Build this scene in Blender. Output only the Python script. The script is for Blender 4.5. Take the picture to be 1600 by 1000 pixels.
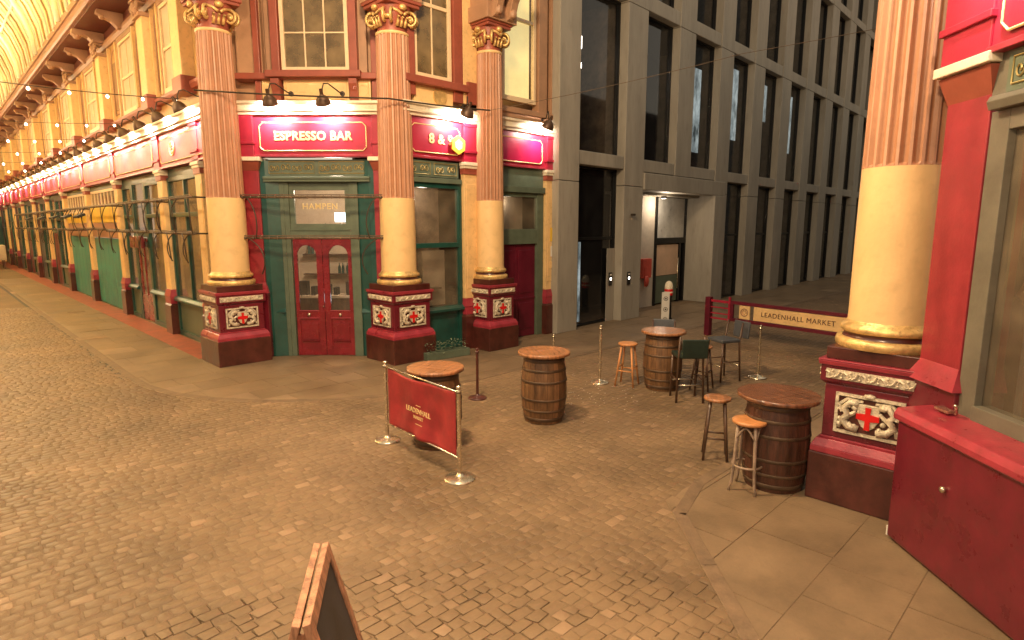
import bpy, bmesh, math, random
from mathutils import Vector, Matrix
random.seed(7)
PI = math.pi
R = math.radians
S2 = math.sqrt(2)
scn = bpy.context.scene
for o in list(bpy.data.objects):
    bpy.data.objects.remove(o)

# ------------------------------------------------------------------ camera
F, TH, CH, CA = 930.0, math.atan(148 / 930.0), 2.75, R(45.45)
cam = bpy.data.cameras.new('camera')
cam.sensor_width = 36
cam.lens = F / 1600 * 36
cam.clip_start = 0.05
cam.clip_end = 2000
co = bpy.data.objects.new('camera', cam)
scn.collection.objects.link(co)
co.location = (0, 0, CH)
co.rotation_euler = (PI / 2 - TH, 0, CA - PI / 2)
scn.camera = co

# ------------------------------------------------------------------ world, night
world = bpy.data.worlds.new('World')
scn.world = world
world.use_nodes = True
wn = world.node_tree
wn.nodes.clear()
wo = wn.nodes.new('ShaderNodeOutputWorld')
wb = wn.nodes.new('ShaderNodeBackground')
sk = wn.nodes.new('ShaderNodeTexSky')
sk.sky_type = 'NISHITA'
sk.sun_disc = False
sk.sun_elevation = R(2)
sk.sun_rotation = R(200)
mixw = wn.nodes.new('ShaderNodeMix')
mixw.data_type = 'RGBA'
mixw.inputs[0].default_value = 0.93
mixw.inputs[7].default_value = (1.0, 0.85, 0.66, 1)     # the glow of the town on a low night sky
wn.links.new(sk.outputs[0], mixw.inputs[6])
wn.links.new(mixw.outputs[2], wb.inputs[0])
wb.inputs[1].default_value = 0.64
wn.links.new(wb.outputs[0], wo.inputs[0])
scn.view_settings.view_transform = 'Standard'
scn.view_settings.look = 'None'
scn.view_settings.exposure = 0.12
scn.view_settings.gamma = 1.0
scn.view_settings.use_curve_mapping = False
WARM = (1.0, 0.71, 0.41)
WHITE = (1.0, 0.86, 0.74)

# ------------------------------------------------------------------ materials
def mat(name, col, rough=0.5, metal=0.0, var=0.12, scale=6.0, bump=0.15, bscale=40.0, dirt=0.0, coat=0.0,
        col2=None, island=0.0, chips=0.0, emit=None, estr=0.0, spec=0.5, stretch=(1, 1, 1), world_pos=False):
    m = bpy.data.materials.new(name)
    m.use_nodes = True
    nt = m.node_tree
    N, L = nt.nodes, nt.links
    b = N['Principled BSDF']
    b.inputs['Roughness'].default_value = rough
    b.inputs['Metallic'].default_value = metal
    b.inputs['Coat Weight'].default_value = coat
    b.inputs['Coat Roughness'].default_value = 0.15
    b.inputs['Specular IOR Level'].default_value = spec
    if world_pos:
        src = N.new('ShaderNodeNewGeometry').outputs['Position']
    else:
        src = N.new('ShaderNodeTexCoord').outputs['Object']
    mp = N.new('ShaderNodeMapping')
    mp.inputs['Scale'].default_value = stretch
    L.new(src, mp.inputs[0])
    n1 = N.new('ShaderNodeTexNoise')
    n1.inputs['Scale'].default_value = scale
    n1.inputs['Detail'].default_value = 6
    n1.inputs['Roughness'].default_value = 0.65
    L.new(mp.outputs[0], n1.inputs['Vector'])
    cr = N.new('ShaderNodeValToRGB')
    c2 = col2 or tuple(c * (1 - 2.2 * var) for c in col)
    c3 = tuple(min(1, c * (1 + 1.2 * var)) for c in col)
    cr.color_ramp.elements[0].position = 0.3
    cr.color_ramp.elements[0].color = (*c2, 1)
    cr.color_ramp.elements[1].position = 0.7
    cr.color_ramp.elements[1].color = (*c3, 1)
    L.new(n1.outputs[0], cr.inputs[0])
    out = cr.outputs[0]
    if dirt:
        n2 = N.new('ShaderNodeTexNoise')
        n2.inputs['Scale'].default_value = scale * 4.3
        n2.inputs['Detail'].default_value = 8
        L.new(mp.outputs[0], n2.inputs['Vector'])
        r2 = N.new('ShaderNodeValToRGB')
        r2.color_ramp.elements[0].position = 0.55
        r2.color_ramp.elements[0].color = (0, 0, 0, 1)
        r2.color_ramp.elements[1].position = 0.75
        r2.color_ramp.elements[1].color = (dirt, dirt, dirt, 1)
        L.new(n2.outputs[0], r2.inputs[0])
        mx = N.new('ShaderNodeMix')
        mx.data_type = 'RGBA'
        mx.inputs[7].default_value = (0.06, 0.04, 0.025, 1)
        L.new(r2.outputs[0], mx.inputs[0])
        L.new(out, mx.inputs[6])
        out = mx.outputs[2]
    if chips:
        n4 = N.new('ShaderNodeTexNoise')
        n4.inputs['Scale'].default_value = 17
        n4.inputs['Detail'].default_value = 9
        n4.inputs['Roughness'].default_value = 0.7
        L.new(mp.outputs[0], n4.inputs['Vector'])
        r4 = N.new('ShaderNodeValToRGB')
        r4.color_ramp.elements[0].position = 0.70
        r4.color_ramp.elements[0].color = (0, 0, 0, 1)
        r4.color_ramp.elements[1].position = 0.735
        r4.color_ramp.elements[1].color = (chips, chips, chips, 1)
        L.new(n4.outputs[0], r4.inputs[0])
        mx4 = N.new('ShaderNodeMix')
        mx4.data_type = 'RGBA'
        mx4.inputs[7].default_value = (0.50, 0.34, 0.26, 1)
        L.new(r4.outputs[0], mx4.inputs[0])
        L.new(out, mx4.inputs[6])
        out = mx4.outputs[2]
        # long soft brush and scuff streaks
        n5 = N.new('ShaderNodeTexNoise')
        n5.inputs['Scale'].default_value = 3.0
        n5.inputs['Detail'].default_value = 7
        m5 = N.new('ShaderNodeMapping')
        m5.inputs['Scale'].default_value = (1.6, 1.6, 0.8)
        L.new(mp.outputs[0], m5.inputs[0])
        L.new(m5.outputs[0], n5.inputs['Vector'])
        r5 = N.new('ShaderNodeValToRGB')
        r5.color_ramp.elements[0].position = 0.35
        r5.color_ramp.elements[0].color = (0.84, 0.84, 0.84, 1)
        r5.color_ramp.elements[1].position = 0.65
        r5.color_ramp.elements[1].color = (1.04, 1.04, 1.04, 1)
        L.new(n5.outputs[0], r5.inputs[0])
        mx5 = N.new('ShaderNodeMix')
        mx5.data_type = 'RGBA'
        mx5.blend_type = 'MULTIPLY'
        mx5.clamp_result = False
        mx5.inputs[0].default_value = 1
        L.new(out, mx5.inputs[6])
        L.new(r5.outputs[0], mx5.inputs[7])
        out = mx5.outputs[2]
    if island:
        g = N.new('ShaderNodeNewGeometry')
        oi = N.new('ShaderNodeObjectInfo')
        ad = N.new('ShaderNodeMath')
        ad.operation = 'ADD'
        L.new(g.outputs['Random Per Island'], ad.inputs[0])
        L.new(oi.outputs['Random'], ad.inputs[1])
        fr = N.new('ShaderNodeMath')
        fr.operation = 'FRACT'
        L.new(ad.outputs[0], fr.inputs[0])
        ri = N.new('ShaderNodeValToRGB')
        e = ri.color_ramp.elements
        e[0].position = 0.0
        e[0].color = (1 - island,) * 3 + (1,)
        e[1].position = 0.90
        e[1].color = (1 + island * 0.6,) * 3 + (1,)
        e2 = ri.color_ramp.elements.new(1.0)
        e2.color = (1 + island * 8, 1 + island * 8, 1 + island * 10, 1)
        L.new(fr.outputs[0], ri.inputs[0])
        mu = N.new('ShaderNodeMix')
        mu.data_type = 'RGBA'
        mu.blend_type = 'MULTIPLY'
        mu.clamp_result = False
        mu.inputs[0].default_value = 1
        L.new(out, mu.inputs[6])
        L.new(ri.outputs[0], mu.inputs[7])
        out = mu.outputs[2]
    L.new(out, b.inputs['Base Color'])
    if bump:
        n3 = N.new('ShaderNodeTexNoise')
        n3.inputs['Scale'].default_value = bscale
        n3.inputs['Detail'].default_value = 5
        L.new(mp.outputs[0], n3.inputs['Vector'])
        bp = N.new('ShaderNodeBump')
        bp.inputs['Strength'].default_value = bump
        bp.inputs['Distance'].default_value = 0.02
        L.new(n3.outputs[0], bp.inputs['Height'])
        L.new(bp.outputs[0], b.inputs['Normal'])
        mr = N.new('ShaderNodeMapRange')
        mr.inputs['To Min'].default_value = max(0, rough - 0.12)
        mr.inputs['To Max'].default_value = min(1, rough + 0.15)
        L.new(n1.outputs[0], mr.inputs[0])
        L.new(mr.outputs[0], b.inputs['Roughness'])
    if emit:
        b.inputs['Emission Color'].default_value = (*emit, 1)
        if var > 0: L.new(out, b.inputs['Emission Color'])
        b.inputs['Emission Strength'].default_value = estr
    return m

M = {}
M['cream'] = mat('cream_paint', (0.78, 0.52, 0.235), 0.45, var=0.07, scale=3, dirt=0.25, bump=0.08, bscale=25)
M['cream2'] = mat('cream_shaft_paint', (0.80, 0.54, 0.25), 0.38, var=0.05, scale=1.6, dirt=0.12, bump=0.14, bscale=18)
M['white'] = mat('cornice_white_paint', (0.80, 0.70, 0.52), 0.5, var=0.06, dirt=0.3, bump=0.08)
M['terra'] = mat('terracotta_paint', (0.42, 0.195, 0.10), 0.42, var=0.08, scale=3, dirt=0.15, bump=0.08)
M['flute'] = mat('pale_flute_paint', (0.56, 0.31, 0.20), 0.42, var=0.08, scale=3, dirt=0.12, bump=0.08)
M['tan'] = mat('tan_panel_paint', (0.40, 0.225, 0.13), 0.5, var=0.08, scale=2, dirt=0.15, bump=0.08)
M['ochre'] = mat('ochre_wall_paint', (0.50, 0.29, 0.10), 0.5, var=0.12, scale=2, dirt=0.3, bump=0.08)
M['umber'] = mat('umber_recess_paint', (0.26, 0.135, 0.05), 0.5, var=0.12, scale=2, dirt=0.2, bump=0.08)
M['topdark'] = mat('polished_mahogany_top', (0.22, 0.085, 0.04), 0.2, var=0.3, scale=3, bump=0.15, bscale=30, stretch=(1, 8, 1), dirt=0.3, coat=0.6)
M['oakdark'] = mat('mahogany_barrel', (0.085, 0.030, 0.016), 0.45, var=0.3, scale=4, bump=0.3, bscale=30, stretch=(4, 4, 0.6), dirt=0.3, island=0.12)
M['redbrown'] = mat('red_brown_paint', (0.30, 0.075, 0.045), 0.42, var=0.1, scale=3, dirt=0.15, bump=0.08)
M['brick'] = mat('red_pilaster_paint', (0.30, 0.028, 0.038), 0.35, var=0.1, scale=3, dirt=0.12, bump=0.08, chips=0.3)
M['crimson'] = mat('crimson_gloss_paint', (0.150, 0.010, 0.022), 0.28, var=0.12, scale=3, dirt=0.25, bump=0.1, bscale=14, coat=0.4, chips=0.7)
M['sign_red'] = mat('fascia_red_paint', (0.36, 0.016, 0.042), 0.38, var=0.1, scale=2, dirt=0.1, bump=0.05)
M['magenta'] = mat('fascia_magenta_panel', (0.42, 0.008, 0.06), 0.35, var=0.05, scale=2, bump=0.04)
M['rim'] = mat('red_moulding_paint', (0.36, 0.035, 0.055), 0.3, var=0.12, scale=5, dirt=0.25, bump=0.1, coat=0.3, chips=0.7)
M['maroon'] = mat('dark_maroon_plinth', (0.085, 0.020, 0.014), 0.32, var=0.2, scale=5, dirt=0.2, bump=0.15, bscale=12, coat=0.3, chips=0.7)
M['green'] = mat('dark_green_paint', (0.012, 0.070, 0.056), 0.33, var=0.14, scale=3, dirt=0.2, bump=0.08, coat=0.3)
M['greybrown'] = mat('grey_brown_paint', (0.15, 0.135, 0.10), 0.42, var=0.12, scale=3, dirt=0.15, bump=0.08)
M['greyg'] = mat('grey_green_paint', (0.11, 0.14, 0.095), 0.42, var=0.12, scale=3, dirt=0.15, bump=0.08)
M['shutter'] = mat('green_shutter_paint', (0.035, 0.24, 0.215), 0.42, var=0.16, scale=2, dirt=0.15, bump=0.1)
M['door_red'] = mat('door_red_paint', (0.22, 0.010, 0.016), 0.26, var=0.1, scale=3, dirt=0.08, bump=0.08, coat=0.4, chips=0.7)
M['door_dark'] = mat('wine_door_paint', (0.12, 0.008, 0.022), 0.35, var=0.14, scale=3, dirt=0.1, bump=0.08)
M['gold'] = mat('gilding', (0.76, 0.50, 0.19), 0.40, metal=0.40, var=0.2, scale=7, bump=0.35, bscale=22, dirt=0.45)
M['goldflat'] = mat('gold_leaf_lettering', (0.85, 0.66, 0.30), 0.4, metal=0.2, var=0.08, bump=0.0)
M['filigree'] = mat('gold_filigree', (0.42, 0.32, 0.12), 0.4, metal=0.4, var=0.15, bump=0.1)
M['silver'] = mat('silvered_relief', (0.70, 0.60, 0.44), 0.38, metal=0.15, var=0.2, scale=14, bump=0.5, bscale=60, dirt=0.5)
M['cross'] = mat('cross_red_enamel', (0.62, 0.012, 0.012), 0.3, var=0.06, bump=0.0)
M['sash'] = mat('cream_sash_paint', (0.76, 0.58, 0.36), 0.4, var=0.05, dirt=0.15, bump=0.05)
M['yellow'] = mat('yellow_signboard', (0.72, 0.46, 0.05), 0.4, var=0.1, scale=2, bump=0.05)
M['brownp'] = mat('brown_fascia_board', (0.36, 0.17, 0.10), 0.45, var=0.1, scale=2, bump=0.05)
M['iron'] = mat('dark_iron', (0.055, 0.038, 0.026), 0.5, metal=0.3, var=0.2, scale=8, bump=0.15)
M['lampiron'] = mat('lamp_shade_bronze', (0.10, 0.055, 0.032), 0.42, metal=0.4, var=0.2, bump=0.1)
M['rail'] = mat('weathered_iron_rail', (0.14, 0.095, 0.06), 0.5, metal=0.2, var=0.2, scale=8, bump=0.15)
M['sett'] = mat('granite_sett', (0.222, 0.146, 0.081), 0.50, var=0.18, scale=0.7, bump=0.22, bscale=26, island=0.05, dirt=0.22, world_pos=True, spec=0.3)
M['joint'] = mat('gritty_joint', (0.200, 0.130, 0.071), 0.75, var=0.18, scale=0.7, bump=0.5, bscale=80, world_pos=True)
M['slab'] = mat('york_paving', (0.225, 0.154, 0.090), 0.46, var=0.17, scale=0.9, bump=0.22, bscale=35, island=0.04, dirt=0.2, world_pos=True, spec=0.35)
M['redground'] = mat('red_painted_strip', (0.33, 0.085, 0.05), 0.55, var=0.2, scale=3, bump=0.2, dirt=0.35, world_pos=True)
M['kerb'] = mat('granite_kerb', (0.195, 0.128, 0.074), 0.6, var=0.15, bump=0.3, island=0.1, world_pos=True)
M['gutter'] = mat('dark_gutter', (0.05, 0.038, 0.025), 0.6, var=0.2, bump=0.3, world_pos=True)
M['concrete'] = mat('pale_concrete', (0.355, 0.32, 0.26), 0.6, var=0.10, scale=1.1, bump=0.14, bscale=30, dirt=0.22, stretch=(1.6, 1.6, 0.35))
M['wallwhite'] = mat('white_lobby_wall', (0.62, 0.53, 0.42), 0.6, var=0.05, bump=0.04)
M['darkmetal'] = mat('dark_window_metal', (0.02, 0.02, 0.02), 0.35, metal=0.5, var=0.1, bump=0.05)
M['steel'] = mat('brushed_brass_steel', (0.72, 0.62, 0.46), 0.24, metal=0.9, var=0.12, scale=10, bump=0.1)
M['banner'] = mat('red_banner_cloth', (0.40, 0.030, 0.032), 0.6, var=0.2, scale=2.6, bump=0.25, bscale=8)
M['wood'] = mat('oak_table_top', (0.40, 0.17, 0.070), 0.3, var=0.3, scale=3, bump=0.2, bscale=30, stretch=(1, 8, 1), dirt=0.35, coat=0.35)
M['oak'] = mat('barrel_oak', (0.17, 0.083, 0.034), 0.48, var=0.3, scale=4, bump=0.3, bscale=30, stretch=(4, 4, 0.6), dirt=0.3, island=0.14)
M['hoop'] = mat('barrel_hoop_iron', (0.12, 0.075, 0.045), 0.5, metal=0.5, var=0.2, bump=0.2)
M['stoolwood'] = mat('honey_stool_wood', (0.58, 0.25, 0.09), 0.4, var=0.15, scale=4, bump=0.1, stretch=(3, 3, 0.6))
M['darkwood'] = mat('dark_bentwood', (0.10, 0.050, 0.028), 0.38, var=0.25, scale=5, bump=0.1, stretch=(3, 3, 0.6), coat=0.2)
M['paleleg'] = mat('worn_grey_bentwood', (0.34, 0.24, 0.17), 0.42, var=0.25, scale=5, bump=0.1, dirt=0.3)
M['padgreen'] = mat('dark_green_leather', (0.018, 0.032, 0.022), 0.45, var=0.15, bump=0.1)
M['padblue'] = mat('grey_blue_leather', (0.07, 0.075, 0.085), 0.45, var=0.15, bump=0.1)
M['black'] = mat('black_plastic', (0.015, 0.014, 0.013), 0.4, var=0.1, bump=0.0)
M['paper'] = mat('white_notice', (0.72, 0.68, 0.60), 0.6, var=0.03, bump=0.0)
M['noticey'] = mat('yellow_notice', (0.75, 0.48, 0.05), 0.6, var=0.03, bump=0.0)
M['bluegrey'] = mat('blue_grey_cladding', (0.13, 0.165, 0.19), 0.4, var=0.12, scale=0.6, bump=0.03)
M['redplastic'] = mat('red_cabinet', (0.60, 0.09, 0.06), 0.4, var=0.08, bump=0.0)
M['leaf'] = mat('pale_herb_leaf', (0.16, 0.19, 0.11), 0.6, var=0.2, bump=0.1, island=0.3)
M['roofglass'] = mat('opal_roof_glass', (0.88, 0.82, 0.46), 0.35, var=0.05, scale=1, bump=0.03)
M['roofrib'] = mat('white_roof_rib', (0.86, 0.80, 0.62), 0.5, var=0.05, bump=0.03)
M['roofbar'] = mat('brown_glazing_bar', (0.42, 0.27, 0.11), 0.5, var=0.08, bump=0.03)
M['soffit'] = mat('deep_red_soffit', (0.13, 0.030, 0.015), 0.5, var=0.1, bump=0.05)
M['soil'] = mat('wood_frame_orange', (0.52, 0.25, 0.14), 0.5, var=0.30, scale=5, bump=0.3, stretch=(4, 4, 0.8), dirt=0.5)
M['chalk'] = mat('chalkboard', (0.045, 0.043, 0.045), 0.5, var=0.3, scale=6, bump=0.05)
M['bulb'] = mat('bulb_glow', (1, .9, .7), 0.3, var=0, bump=0, emit=(1.0, 0.86, 0.60), estr=14)
M['lampglow'] = mat('lamp_tube_glow', (1, .95, .85), 0.3, var=0, bump=0, emit=(1.0, 0.90, 0.78), estr=12)
M['screen'] = mat('lit_screen', (.8, .95, 1), 0.3, var=0, bump=0, emit=(0.72, 0.95, 1.0), estr=3.2)
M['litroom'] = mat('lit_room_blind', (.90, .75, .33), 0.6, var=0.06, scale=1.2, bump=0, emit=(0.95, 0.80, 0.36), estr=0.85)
M['coldglow'] = mat('cold_painted_glow', (.52, .60, .60), 0.5, var=0.3, col2=(.02, .03, .03), scale=4, stretch=(1, 1, .5), bump=0, emit=(0.75, 0.85, 0.86), estr=1.3)  # mottled cold glow painted into the colour, not a lamp

def glass(name, tint, rough=0.08, alpha=0.25, spec=0.6):
    m = bpy.data.materials.new(name)
    m.use_nodes = True
    nt = m.node_tree
    N, L = nt.nodes, nt.links
    N.clear()
    out = N.new('ShaderNodeOutputMaterial')
    tr = N.new('ShaderNodeBsdfTransparent')
    gl = N.new('ShaderNodeBsdfGlossy')
    di = N.new('ShaderNodeBsdfDiffuse')
    tc = N.new('ShaderNodeTexCoord')
    no = N.new('ShaderNodeTexNoise')
    no.inputs['Scale'].default_value = 2.5
    no.inputs['Detail'].default_value = 5
    L.new(tc.outputs['Object'], no.inputs['Vector'])
    cr = N.new('ShaderNodeValToRGB')
    cr.color_ramp.elements[0].position = 0.35
    cr.color_ramp.elements[0].color = (*[c * 0.45 for c in tint], 1)
    cr.color_ramp.elements[1].position = 0.7
    cr.color_ramp.elements[1].color = (*tint, 1)
    L.new(no.outputs[0], cr.inputs[0])
    L.new(cr.outputs[0], di.inputs[0])
    bp = N.new('ShaderNodeBump')
    bp.inputs['Strength'].default_value = 0.08
    n2 = N.new('ShaderNodeTexNoise')
    n2.inputs['Scale'].default_value = 1.6
    L.new(tc.outputs['Object'], n2.inputs['Vector'])
    L.new(n2.outputs[0], bp.inputs['Height'])
    L.new(bp.outputs[0], gl.inputs['Normal'])
    gl.inputs['Roughness'].default_value = rough
    m1 = N.new('ShaderNodeMixShader')
    m1.inputs[0].default_value = alpha          # share of dusty film
    L.new(tr.outputs[0], m1.inputs[1])
    L.new(di.outputs[0], m1.inputs[2])
    fr = N.new('ShaderNodeFresnel')
    fr.inputs['IOR'].default_value = 1.5
    mu = N.new('ShaderNodeMath')
    mu.operation = 'MULTIPLY'
    mu.inputs[1].default_value = spec * 2
    L.new(fr.outputs[0], mu.inputs[0])
    m2 = N.new('ShaderNodeMixShader')
    ge = N.new('ShaderNodeNewGeometry')
    iv = N.new('ShaderNodeMath')
    iv.operation = 'SUBTRACT'
    iv.inputs[0].default_value = 1.0
    iv.use_clamp = True
    L.new(ge.outputs['Backfacing'], iv.inputs[1])
    m3 = N.new('ShaderNodeMath')
    m3.operation = 'MULTIPLY'
    L.new(mu.outputs[0], m3.inputs[0])
    L.new(iv.outputs[0], m3.inputs[1])
    L.new(m3.outputs[0], m2.inputs[0])
    L.new(m1.outputs[0], m2.inputs[1])
    L.new(gl.outputs[0], m2.inputs[2])
    L.new(m2.outputs[0], out.inputs[0])
    return m

M['glass'] = glass('shop_window_glass', (0.30, 0.24, 0.16), alpha=0.30)
M['glassup'] = glass('upper_sash_glass', (0.30, 0.21, 0.10), alpha=0.75, rough=0.2)
M['glassdark'] = glass('office_dark_glass', (0.030, 0.030, 0.030), alpha=0.35, rough=0.05)
M['glassclear'] = glass('clear_door_glass', (0.3, 0.26, 0.2), alpha=0.12)
M['opal'] = mat('opal_transom', (0.62, 0.60, 0.54), 0.3, var=0.15, scale=2, bump=0.02)
M['peach'] = mat('peach_door_panel', (0.62, 0.42, 0.28), 0.5, var=0.08, scale=2, bump=0.02)
M['interior'] = mat('shop_interior_wall', (0.30, 0.22, 0.15), 0.7, var=0.3, scale=2.5, bump=0.05)
M['interior_w'] = mat('pale_interior_panel', (0.60, 0.48, 0.34), 0.7, var=0.1, scale=2.5, bump=0.05)
M['interior_d'] = mat('dark_interior', (0.035, 0.028, 0.022), 0.7, var=0.3, scale=1.5, bump=0.05)

# ------------------------------------------------------------------ mesh helpers
class MB:
    def __init__(s):
        s.v = []
        s.f = []
        s.sm = []
    def add(s, vs, fs, smooth=False, T=None):
        n = len(s.v)
        if T is not None:
            vs = [tuple(T @ Vector(v)) for v in vs]
        s.v += [tuple(v) for v in vs]
        s.f += [tuple(i + n for i in f) for f in fs]
        s.sm += [smooth] * len(fs)
        return s
    def box(s, x0, x1, y0, y1, z0, z1, T=None):
        if x0 > x1: x0, x1 = x1, x0
        if y0 > y1: y0, y1 = y1, y0
        if z0 > z1: z0, z1 = z1, z0
        return s.add([(x0, y0, z0), (x1, y0, z0), (x1, y1, z0), (x0, y1, z0), (x0, y0, z1), (x1, y0, z1), (x1, y1, z1), (x0, y1, z1)],
                     [(3, 2, 1, 0), (4, 5, 6, 7), (0, 1, 5, 4), (1, 2, 6, 5), (2, 3, 7, 6), (3, 0, 4, 7)], T=T)
    def frustum(s, a, b, z0, z1, T=None):
        # a, b = (x0,x1,y0,y1) at z0 and z1
        return s.add([(a[0], a[2], z0), (a[1], a[2], z0), (a[1], a[3], z0), (a[0], a[3], z0),
                      (b[0], b[2], z1), (b[1], b[2], z1), (b[1], b[3], z1), (b[0], b[3], z1)],
                     [(3, 2, 1, 0), (4, 5, 6, 7), (0, 1, 5, 4), (1, 2, 6, 5), (2, 3, 7, 6), (3, 0, 4, 7)], T=T)
    def lathe(s, prof, n=24, cx=0, cy=0, T=None, caps=True):
        vs, fs = [], []
        for r, z in prof:
            for i in range(n):
                a = 2 * PI * i / n
                vs.append((cx + r * math.cos(a), cy + r * math.sin(a), z))
        for j in range(len(prof) - 1):
            for i in range(n):
                k = (i + 1) % n
                fs.append((j * n + i, j * n + k, (j + 1) * n + k, (j + 1) * n + i))
        s.add(vs, fs, True, T)
        if caps:
            m = len(prof) - 1
            s.add(vs[:n], [tuple(reversed(range(n)))], False, T)
            s.add(vs[m * n:], [tuple(range(n))], False, T)
        return s
    def tube(s, pts, r, n=8, T=None, r2=None, caps=True):
        pts = [Vector(p) for p in pts]
        m = len(pts)
        vs, fs = [], []
        nrm = None
        for j, p in enumerate(pts):
            d = (pts[min(j + 1, m - 1)] - pts[max(j - 1, 0)]).normalized()
            if nrm is None:
                up = Vector((0, 0, 1)) if abs(d.z) < 0.9 else Vector((1, 0, 0))
                nrm = d.cross(up).normalized()
            else:
                nrm = (nrm - d * nrm.dot(d)).normalized()
            bn = d.cross(nrm)
            rr = r if r2 is None else r + (r2 - r) * j / (m - 1)
            for i in range(n):
                a = 2 * PI * i / n
                vs.append(tuple(p + (nrm * math.cos(a) + bn * math.sin(a)) * rr))
        for j in range(m - 1):
            for i in range(n):
                k = (i + 1) % n
                fs.append((j * n + i, j * n + k, (j + 1) * n + k, (j + 1) * n + i))
        if caps:
            fs.append(tuple(reversed(range(n))))
            fs.append(tuple(range((m - 1) * n, m * n)))
        return s.add(vs, fs, n > 5, T)
    def prism(s, poly, z0, z1, T=None):
        # poly in x,y ; extruded in z
        n = len(poly)
        vs = [(x, y, z0) for x, y in poly] + [(x, y, z1) for x, y in poly]
        fs = [tuple(reversed(range(n))), tuple(range(n, 2 * n))] + [(i, (i + 1) % n, n + (i + 1) % n, n + i) for i in range(n)]
        return s.add(vs, fs, T=T)
    def plate(s, poly, y0, y1, T=None):
        # poly in x,z ; extruded in y (y0 is the front, smaller)
        n = len(poly)
        vs = [(x, y0, z) for x, z in poly] + [(x, y1, z) for x, z in poly]
        fs = [tuple(range(n)), tuple(reversed(range(n, 2 * n)))] + [((i + 1) % n, i, n + i, n + (i + 1) % n) for i in range(n)]
        return s.add(vs, fs, T=T)
    def side(s, poly, x0, x1, T=None):
        # poly in y,z ; extruded in x
        n = len(poly)
        vs = [(x0, y, z) for y, z in poly] + [(x1, y, z) for y, z in poly]
        fs = [tuple(range(n)), tuple(reversed(range(n, 2 * n)))] + [((i + 1) % n, i, n + i, n + (i + 1) % n) for i in range(n)]
        return s.add(vs, fs, T=T)
    def blob(s, c, r, n=6, T=None):
        rx, ry, rz = r if isinstance(r, tuple) else (r, r, r)
        vs, fs = [], []
        rows = 4
        for j in range(1, rows):
            th = PI * j / rows
            for i in range(n):
                a = 2 * PI * i / n
                vs.append((c[0] + rx * math.sin(th) * math.cos(a), c[1] + ry * math.sin(th) * math.sin(a), c[2] + rz * math.cos(th)))
        vs += [(c[0], c[1], c[2] + rz), (c[0], c[1], c[2] - rz)]
        t, b = len(vs) - 2, len(vs) - 1
        for i in range(n):
            k = (i + 1) % n
            fs.append((i, k, t)[::-1] if False else (t, i, k))
            for j in range(rows - 2):
                fs.append((j * n + i, (j + 1) * n + i, (j + 1) * n + k, j * n + k))
            fs.append((b, (rows - 2) * n + k, (rows - 2) * n + i))
        return s.add(vs, fs, True, T)
    def build(s, name, m, parent=None, Mx=None, bevel=0.0, kind=None, label=None):
        me = bpy.data.meshes.new(name)
        me.from_pydata(s.v, [], s.f)
        me.polygons.foreach_set('use_smooth', s.sm)
        me.materials.append(M[m] if isinstance(m, str) else m)
        me.update()
        bm = bmesh.new()
        bm.from_mesh(me)
        bmesh.ops.recalc_face_normals(bm, faces=bm.faces)
        bm.to_mesh(me)
        bm.free()
        o = bpy.data.objects.new(name, me)
        scn.collection.objects.link(o)
        if parent is not None:
            o.parent = parent
        if Mx is not None:
            o.matrix_basis = Mx
        if bevel:
            b = o.modifiers.new('bevel', 'BEVEL')
            b.width = bevel
            b.segments = 2
            b.limit_method = 'ANGLE'
            b.angle_limit = R(40)
        if kind:
            o['kind'] = kind
        if label:
            o['label'] = label
        return o

def tag(o, label, cat, group=None, kind=None):
    if label: o['label'] = label
    if cat: o['category'] = cat
    if group: o['group'] = group
    if kind: o['kind'] = kind
    return o

def thing(name, loc=(0, 0, 0), rz=0.0, label='', cat='', group=None):
    o = bpy.data.objects.new(name, None)
    o.empty_display_size = 0.2
    scn.collection.objects.link(o)
    o.location = loc
    o.rotation_euler = (0, 0, rz)
    return tag(o, label, cat, group)

def copy_tree(o, parent=None):
    c = o.copy()
    scn.collection.objects.link(c)
    if parent is not None:
        c.parent = parent
    for ch in list(KIDS.get(o, [])) or [x for x in o.children]:
        copy_tree(ch, c)
    return c
KIDS = {}

def frame(x, y, rz, z=0.0):
    return Matrix.Translation((x, y, z)) @ Matrix.Rotation(rz, 4, 'Z')

def text_mesh(txt, size, name, m, parent, Mx, ext=0.006, bold=0.012, align='CENTER', spacing=1.0, xs=1.0):
    cu = bpy.data.curves.new('t', 'FONT')
    cu.body = txt
    cu.size = size
    cu.extrude = ext
    cu.offset = bold * size
    cu.align_x = align
    cu.align_y = 'CENTER'
    cu.space_character = spacing
    cu.resolution_u = 3
    t = bpy.data.objects.new('t', cu)
    scn.collection.objects.link(t)
    bpy.context.view_layer.update()
    me = bpy.data.meshes.new_from_object(t.evaluated_get(bpy.context.evaluated_depsgraph_get()))
    bpy.data.objects.remove(t)
    me.materials.clear()
    me.materials.append(M[m])
    o = bpy.data.objects.new(name, me)
    scn.collection.objects.link(o)
    o.parent = parent
    o.matrix_basis = Mx @ Matrix.Rotation(PI / 2, 4, 'X') @ Matrix.Diagonal((xs, 1, 1, 1))
    return o

def light(name, kind, loc, power, col, size=0.1, target=None, spot=120, blend=0.6, parent=None):
    l = bpy.data.lights.new(name, kind)
    l.energy = power
    l.color = col
    if kind == 'AREA':
        l.size = size
    else:
        l.shadow_soft_size = size
    if kind == 'SPOT':
        l.spot_size = R(spot)
        l.spot_blend = blend
    o = bpy.data.objects.new(name, l)
    scn.collection.objects.link(o)
    o.location = loc
    if target is not None:
        o.rotation_euler = (Vector(target) - Vector(loc)).to_track_quat('-Z', 'Y').to_euler()
    if parent is not None:
        o.parent = parent
    return o

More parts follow.
